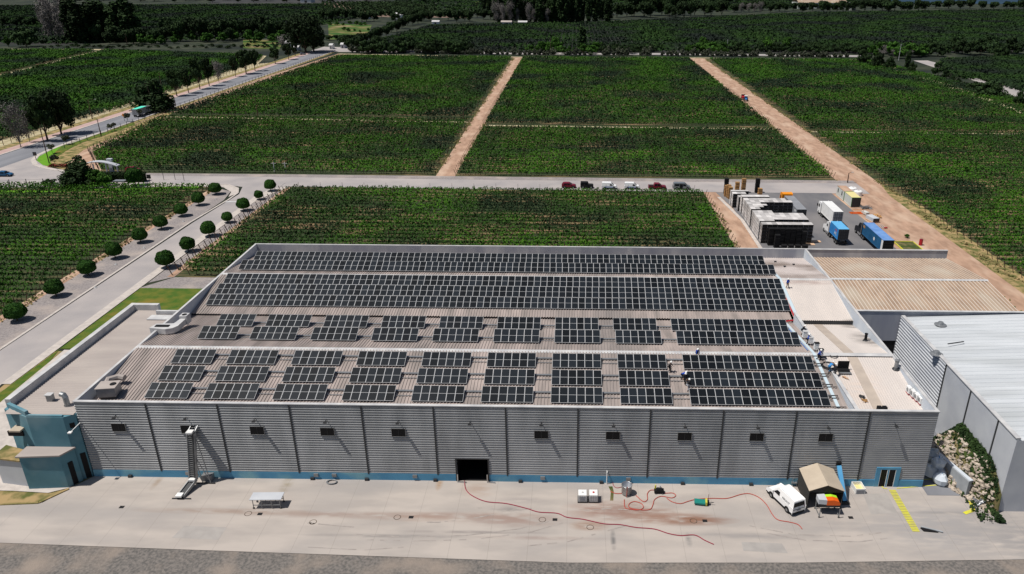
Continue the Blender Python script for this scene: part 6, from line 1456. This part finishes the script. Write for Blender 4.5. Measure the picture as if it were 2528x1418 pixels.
for s in (-1, 1):
    MB().tube([top + Vector((.5 * s, -.1, -.4)), (top.x + .9 + .5 * s, 76.4, .15)], .06, 6).build('strut', 'grey_metal', t)
    MB().tube([kink.lerp(top, .45) + Vector((.5 * s, 0, 0)), (top.x + .9 + .5 * s, 76.4, .3)], .05, 6).build('strut', 'grey_metal', t)
MB().bar((-47.3, 76.4, .2), (-44.7, 76.4, .2), .12).build('base_bar', 'dark_metal', t); MB().box(-46.5, -45.2, 76.8, 77.5, .1, 1.0).build('control_box', 'grey_metal', t)
MB().bar((fx - 1.4, fy - 1.7, .15), (fx + .9, fy - 1.7, .15), .14).build('foot_bar', 'dark_metal', t)
# wheeled table
x, y = at(660, 1258); t = thing('steel_table', 'long pale steel table on wheeled frame in the yard', 'table', (x, y + .6, .1), math.radians(2))
MB().box(-1.95, 1.8, -.65, .75, 1.3, 1.38).build('table_top', 'wall_grey', t)
m_ = MB(); [m_.bar((a, b, 0.1), (a, b, 1.3), .07) for a in (-1.6, -.6, .6, 1.6) for b in (-.6, .6)]; [m_.bar((-1.6, b, .55), (1.6, b, .55), .07) for b in (-.6, .6)]; m_.build('frame', 'grey_metal', t)
for a in (-1.6, 1.6):
    for b in (-.6, .6): wheel(t, a, b, .13, .08)
# liquid tanks in cages
for i, px in enumerate((1438, 1465)):
    x, y = at(px, 1244); t = thing('caged_tank', ['white caged liquid tank with dark label plate, left of the pair', 'white caged liquid tank with red cap, right of the pair'][i], 'tank', (x, y + .6, .1))
    bev(MB().box(-.52, .52, -.58, .58, .16, 1.12).build('tank', 'white_paint', t), .05); MB().box(-.6, .6, -.62, .62, 0, .15).build('pallet', 'dark_metal', t)
    c = MB()
    for q in (-.56, -.28, 0, .28, .56): c.bar((q, -.62, .15), (q, -.62, 1.15), .025); c.bar((q, .62, .15), (q, .62, 1.15), .025)
    for zz in (.4, .65, .9, 1.15): c.bar((-.57, -.62, zz), (.57, -.62, zz), .025); c.bar((.57, -.62, zz), (.57, .62, zz), .025); c.bar((-.57, -.62, zz), (-.57, .62, zz), .025)
    c.build('cage', 'grey_metal', t); MB().lathe([(0, .07), (.13, .06), (.13, 0)], 12, (0, 0, 1.12)).build('cap', 'red' if i else 'coping', t)
    if not i: MB().box(-.3, .3, -.65, -.63, .3, .8).build('label_plate', 'box_grey', t)
# steel tank
x, y = at(1547, 1226); t = thing('steel_vat', 'open round stainless steel vat near the wall', 'vat', (x, y + .4, .1)); m_ = MB(); m_.smooth = True
m_.lathe([(0, .15), (.6, .15), (.64, .2), (.64, 1.32), (.68, 1.35), (.68, 1.4), (.61, 1.38), (.61, .3), (0, .28)], 28); m_.build('vessel', 'bright_metal', t)
for g_ in (0.5, 2.6, 4.7): MB().tube([(.5 * math.cos(g_), .5 * math.sin(g_), 0), (.5 * math.cos(g_), .5 * math.sin(g_), .2)], .05, 6).build('leg', 'dark_metal', t)
MB().tube([(.1, -.3, 1.2), (0, -.66, 1.42), (0, -.72, .9), (-.05, -.75, .1)], .05, 7).build('spout_pipe', 'red_hose', t)
# pump
x, y = at(1627, 1221); t = thing('pump', 'small black pump unit on a trolley with yellow valve', 'pump', (x, y + .2, .1)); bev(MB().box(-.6, .6, -.3, .3, .1, .5).build('base', 'black', t)); MB().tube([(-.3, 0, .55), (.35, 0, .55)], .22, 12).build('motor', 'black', t)
MB().tube([(-.45, .2, .4), (-.45, .2, 1.0)], .1, 8).build('valve', 'yellow', t); MB().tube([(.1, .1, .7), (.15, .1, 1.05)], .09, 8).build('pipe', 'coping', t)
for a in (-.4, .4): wheel(t, a, -.3, .12, .08)
# green trolley
x, y = at(1730, 1250); t = thing('pallet_truck', 'green tray trolley with yellow end and hand lever', 'trolley', (x, y + .3, .1), math.radians(-8)); MB().box(-.75, .55, -.42, .42, .2, .42).build('tray', 'green_plastic', t); MB().box(.56, .78, -.4, .4, .15, .6).build('yellow_end', 'yellow', t)
MB().box(.78, 1.0, -.2, .2, .1, .6).build('pump_head', 'black', t); MB().tube([(.95, 0, .3), (1.25, 0, .4), (1.6, 0, .42)], .035, 6).build('tow_bar', 'dark_metal', t); MB().tube([(.9, .1, .4), (.9, .2, 1.4)], .03, 6).build('handle', 'dark_red', t)
for a in (-.55, .75): wheel(t, a, 0, .1, .5)
# hoses
def hose(name, pts, m, r, lb):
    P = [Vector((*at(*p), .1 + r)) for p in pts]; Q = []
    for i in range(len(P) - 1):
        p0 = P[max(i - 1, 0)]; p1 = P[i]; p2 = P[i + 1]; p3 = P[min(i + 2, len(P) - 1)]
        for k in range(6):
            u = k / 6; Q.append(.5 * ((2 * p1) + (p2 - p0) * u + (2 * p0 - 5 * p1 + 4 * p2 - p3) * u * u + (3 * p1 - p0 - 3 * p2 + p3) * u ** 3))
    Q.append(P[-1]); o = MB().tube(Q, r, 6).build(name, m); return tag(o, lb, 'hose')
hose('hose', [(1147, 1190), (1150, 1210), (1165, 1226), (1200, 1241), (1250, 1246), (1300, 1258), (1330, 1267), (1375, 1270), (1400, 1280), (1440, 1285), (1490, 1296), (1530, 1298), (1570, 1305), (1615, 1309), (1650, 1320), (1680, 1325), (1715, 1324), (1740, 1337), (1762, 1347)], 'dark_red_hose', .055, 'long dark red hose winding out of the black gate')
hose('hose', [(1541, 1236), (1543, 1256), (1556, 1260), (1575, 1262), (1588, 1256), (1583, 1246), (1566, 1241), (1553, 1247), (1556, 1257), (1585, 1262), (1605, 1260), (1612, 1248), (1616, 1236), (1632, 1228), (1658, 1232), (1668, 1226), (1660, 1220), (1640, 1220), (1625, 1214), (1606, 1213), (1598, 1222), (1598, 1236), (1588, 1241), (1570, 1226)], 'red_hose', .05, 'looping red hose between the steel vat and the black pump')
hose('hose', [(1646, 1233), (1660, 1242), (1680, 1246), (1700, 1240), (1722, 1235), (1760, 1233), (1795, 1233), (1830, 1223), (1852, 1222), (1875, 1232), (1893, 1250), (1906, 1272), (1920, 1286), (1950, 1292), (1970, 1298), (1980, 1309)], 'red_hose', .05, 'long red hose curving past the green trolley and the white van')
hose('hose', [(1507, 1216), (1520, 1221), (1537, 1221)], 'red_hose', .05, 'short red hose at the foot of the steel vat'); hose('hose', [(1512, 1184), (1514, 1200), (1522, 1207), (1534, 1205)], 'dark_red_hose', .04, 'short dark hose from the wall tap to the vat')
x, y = at(820, 1193); coil(x, y, .1, .62, 'grey_metal', 'messy grey hose coil on the concrete against the blue plinth', 4, .045, 'hose', .7)
structure('wet_patch', MB().prism([at(*p) for p in ((1502, 1203), (1512, 1203), (1515, 1215), (1514, 1238), (1506, 1238), (1508, 1216))], .104, .112), 'bank_soil')
# tent
t = thing('tent_shelter', 'brown gabled tarpaulin tent standing against the warehouse wall', 'tent', (30.65, 75.35, .1), 0)
hw_, y0, y1, ze, zr = 2.05, -2.1, 2.15, 2.75, 3.55
m_ = MB(); m_.face([(-hw_ - .08, y0 - .15, ze - .05), (0, y0 - .15, zr), (0, y1, zr), (-hw_ - .08, y1, ze - .05)]); m_.face([(0, y0 - .15, zr), (hw_ + .08, y0 - .15, ze - .05), (hw_ + .08, y1, ze - .05), (0, y1, zr)])
r_ = m_.build('roof', 'tent_cloth', t); so = r_.modifiers.new('s', 'SOLIDIFY'); so.thickness = .05
MB().box(-hw_, -hw_ + .06, y0, y1, 0, ze - .05).build('side', 'tent_side', t); MB().box(hw_ - .06, hw_, y0, y1, 0, ze - .05).build('side', 'tent_side', t); MB().box(-hw_ + .06, hw_ - .06, y1 - .06, y1, 0, ze).build('back', 'tent_side', t)
m_ = MB(); m_.face([(-hw_, y0 - .02, ze - .35), (hw_, y0 - .02, ze - .35), (hw_, y0 - .02, ze - .1), (0, y0 - .02, zr - .1), (-hw_, y0 - .02, ze - .1)]); m_.build('gable_flap', 'tent_side', t)
# harvest reception machine on legs
t = thing('grape_press_trolley', 'trolley machine with orange and lime cover at the tent mouth', 'machine', (*at(2040, 1268), .1), 0)
m_ = MB(); [m_.bar((a, b, .1), (a, b, 1.3), .09) for a in (-1.15, 1.15) for b in (-.9, .7)]; m_.bar((-1.15, -.9, .25), (-1.15, .7, .25), .09); m_.bar((1.15, -.9, .25), (1.15, .7, .25), .09); m_.bar((-1.15, -.0, 1.2), (1.15, -.0, 1.2), .1); m_.build('frame', 'grey_metal', t)
MB().box(-1.1, 1.15, -.35, .55, 1.1, 1.5).build('tray', 'dark_metal', t)
pr = [(-.35, 1.5), (-.35, 2.2), (.4, 2.25), (1.05, 2.05), (1.25, 1.75), (1.2, 1.5)]
MB().extrude(pr, -.5, .2, 'y').build('orange_cover', 'vermilion', t); pr2 = [(a, b + .02) for a, b in pr]; MB().extrude(pr2, .2, .62, 'y').build('lime_cover', 'lime', t); MB().prism([(-1.3, -.4), (-.36, -.5), (-.36, .7), (-1.3, .6)], 1.6, 2.25).build('hopper', 'wall_grey', t)
for a in (-1.15, 1.15):
    for b in (-.9, .7): wheel(t, a, b, .12, .07)
t = thing('folded_conveyor', 'pale blue folded conveyor standing upright right of the tent', 'conveyor', (33.3, 74.9, .1), 0)
m_ = MB(); m_.bar((.15, -.6, .35), (-.2, 1.9, 3.7), .5, .25); m_.build('belt_housing', 'pale_blue', t); m_ = MB(); m_.bar((.45, -.6, .3), (.1, 1.8, 3.4), .08, .3); m_.build('side_rail', 'bright_metal', t); MB().box(-.5, .7, -.9, -.4, 0, .35).build('base', 'dark_metal', t); MB().box(-.45, .1, 1.9, 2.3, 3.4, 4.1).build('head_box', 'black', t)
x, y = at(2122, 1221); t = thing('white_crate', 'open white crate with pale grain inside standing by the wall', 'crate', (x, y + .7, .1), math.radians(3))
m_ = MB(); m_.box(-.62, -.55, -.75, .75, 0, .75); m_.box(.55, .62, -.75, .75, 0, .75); m_.box(-.55, .55, .68, .75, 0, .75); m_.box(-.55, .55, -.75, -.68, 0, .75); m_.build('walls', 'white_paint', t); MB().box(-.55, .55, -.68, .68, 0, .3).build('grain', 'box_yellow', t); MB().box(-.5, .5, -.78, -.752, .05, .6).build('front_grid', 'box_grey', t)
x, y = at(1958, 1200); t = thing('trolley', 'small metal hand trolley between van and tent', 'trolley', (x, y, .1)); m_ = MB(); [m_.bar((a, b, 0), (a, b, 1.1), .05) for a in (-.3, .3) for b in (-.3, .3)]; m_.bar((-.3, -.3, 1.1), (.3, .3, 1.1), .05); m_.build('frame', 'grey_metal', t); MB().box(-.35, .35, -.35, .35, .5, .58).build('shelf', 'grey_metal', t)

# ---------------------------------------------------------------- bank, rubble and bags at the right
nx, ny = 26, 60; m_ = MB(); rb_ = random.Random(9)
def bank_z(x, y):
    top = 5.2 if y > 76 else max(0, 5.2 - (76 - y) * .85)
    e = 46.9 + max(0, 80 - y) * .62; return max(0.0, min(1, (x - e) / (51.25 - e))) ** .85 * top if x > e else 0.0
for j in range(ny + 1):
    for i in range(nx + 1):
        x = 45.6 + (51.28 - 45.6) * i / nx; y = 70 + (88 - 70) * j / ny; fade = min(1, (88 - y) / 4)
        m_.v.append((x, y, .05 + bank_z(x, y) * fade + (rb_.uniform(0, .14) if 0 < i < nx and bank_z(x, y) > .1 else 0)))
for j in range(ny):
    for i in range(nx): a = j * (nx + 1) + i; m_.f.append((a, a + 1, a + nx + 2, a + nx + 1)); m_.m.append(0)
structure('embankment', m_, 'bank_soil')
rk = MB()
for _ in range(1500):
    y = rb_.uniform(70.5, 86); x = 46.4 + max(0, 80 - y) * .55 + abs(rb_.gauss(0, 1.7)); 
    if x > 51.0: continue
    z = .05 + bank_z(x, y) * min(1, (88 - y) / 4); r = rb_.uniform(.09, .34) * (1 if rb_.random() > .07 else 1.7); rk.ball((x, y, z + r * .2), (r, r * rb_.uniform(.7, 1.3), r * .7), 6, jit=.28)
tag(rk.build('rubble', 'rock'), 'pale broken stones spread over the bank beside the white roofed building', 'rubble', kind='stuff')
rng = np.random.default_rng(12); n = 9000; yy = rng.uniform(71, 87, n); xx = rng.uniform(48.4, 51.2, n); keep = (xx > 50.45) | (rng.random(n) < .07); xx = xx[keep]; yy = yy[keep]
zz = np.array([bank_z(a, b) * min(1, (88 - b) / 4) for a, b in zip(xx, yy)]) + rng.uniform(.05, .5, len(xx))
tag(link('bank_grass', quads_mesh('bank_grass', np.column_stack([xx, yy, zz]), rng.normal(0, 1, (len(xx), 3)) + np.array([-.3, -.2, .8]), .3, 'leaf_dark')), 'dark green weeds along the top of the rubble bank', 'weeds', kind='stuff')
for i, (x, y, s, m) in enumerate(((45.6, 82.6, 1.0, 'white_paint'), (46.5, 81.6, 1.1, 'white_paint'), (45.4, 80.7, 1.05, 'white_paint'), (46.4, 80.2, 1.1, 'wall_grey'), (45.9, 79.0, 1.0, 'parapet_lit'), (46.6, 83.6, .9, 'coping'), (45.9, 81.9, .95, 'roof_white'), (46.0, 80.4, .9, 'parapet_lit'))):
    s *= 1.35
    t = thing('bulk_bag', ['white sagging bulk bag at the alley mouth, farthest left of the heap', 'second white wrapped bag leaning in the heap by the alley', 'white bag at the near left of the heap', 'grey wrapped bag near the rubble', 'pale bag nearest the yard', 'off-white bag at the far end of the heap', 'white bag lying on top of the heap by the alley', 'pale grey-blue bag topping the heap at its near side'][i], 'bag', (x + .9, y - .6, .1 if i < 6 else 1.7), rz=i * 1.1, group='wrapped bags at the alley mouth')
    b_ = MB(); b_.ball((0, 0, .62), (.72 * s, .66 * s, .72 * s), 10, jit=.22); b_.build('sack', m, t); MB().tube([(-.3, 0, 1.25), (0, .1, 1.6), (.35, 0, 1.25)], .04, 5).build('strap', 'blue', t)
t = thing('retaining_wall', 'low grey concrete wall slab at the foot of the rubble bank', 'wall', (48.3, 79.0, .1), math.radians(105)); bev(MB().prism([(-3.2, -.2), (3.3, -.35), (3.3, .15), (-3.2, .3)], 0, 2.3).build('slab', 'concrete_wall', t)); MB().box(-3.25, 3.3, -.3, .2, 2.3, 2.4).build('cap', 'parapet_lit', t)
mb = MB(); [mb.tube([(rr.uniform(-.7, .7), rr.uniform(-.5, .5), .05), (rr.uniform(-.7, .7), rr.uniform(-.5, .5), .6), (rr.uniform(-.7, .7), rr.uniform(-.5, .5), .1)], .09, 6) for _ in range(12)]
o = mb.build('scrap_metal', 'bright_metal'); o.location = (49.9, 74.4, .1); tag(o, 'tangled shiny metal scrap at the near end of the grey slab', 'scrap')
for i, (px, py) in enumerate(((2312, 1012), (2296, 998))):
    t = thing('vent_pipe', ['pale mushroom vent pipe in the dark alley', 'second pale mushroom vent pipe behind it in the alley'][i], 'pipe', (46.0, 82.5 + i * 1.6, .1)); MB().tube([(0, 0, 0), (0, 0, 8.6)], .14, 10).build('pipe', 'bright_metal', t); MB().lathe([(0, 8.95), (.34, 8.75), (.34, 8.6), (.14, 8.55)], 12).build('cowl', 'bright_metal', t)
t = thing('drain_board', 'dark folded panel lying at the end of the yellow hatching', 'board', (*at(2292, 1311), .12), math.radians(-12)); MB().prism([(-.9, .1), (0, .35), (1.0, -.25), (-.6, -.4)], 0, .08).build('panel', 'black', t); MB().bar((-.8, .3, .1), (1.5, -.1, .12), .16, .08).build('edge', 'concrete_wall', t)
for p in list(KIDS):
    o = bpy.data.objects.get(p)
    if o and o.parent is None and o.location.y < -1000:
        for c in list(o.children): bpy.data.objects.remove(c)
        bpy.data.objects.remove(o)
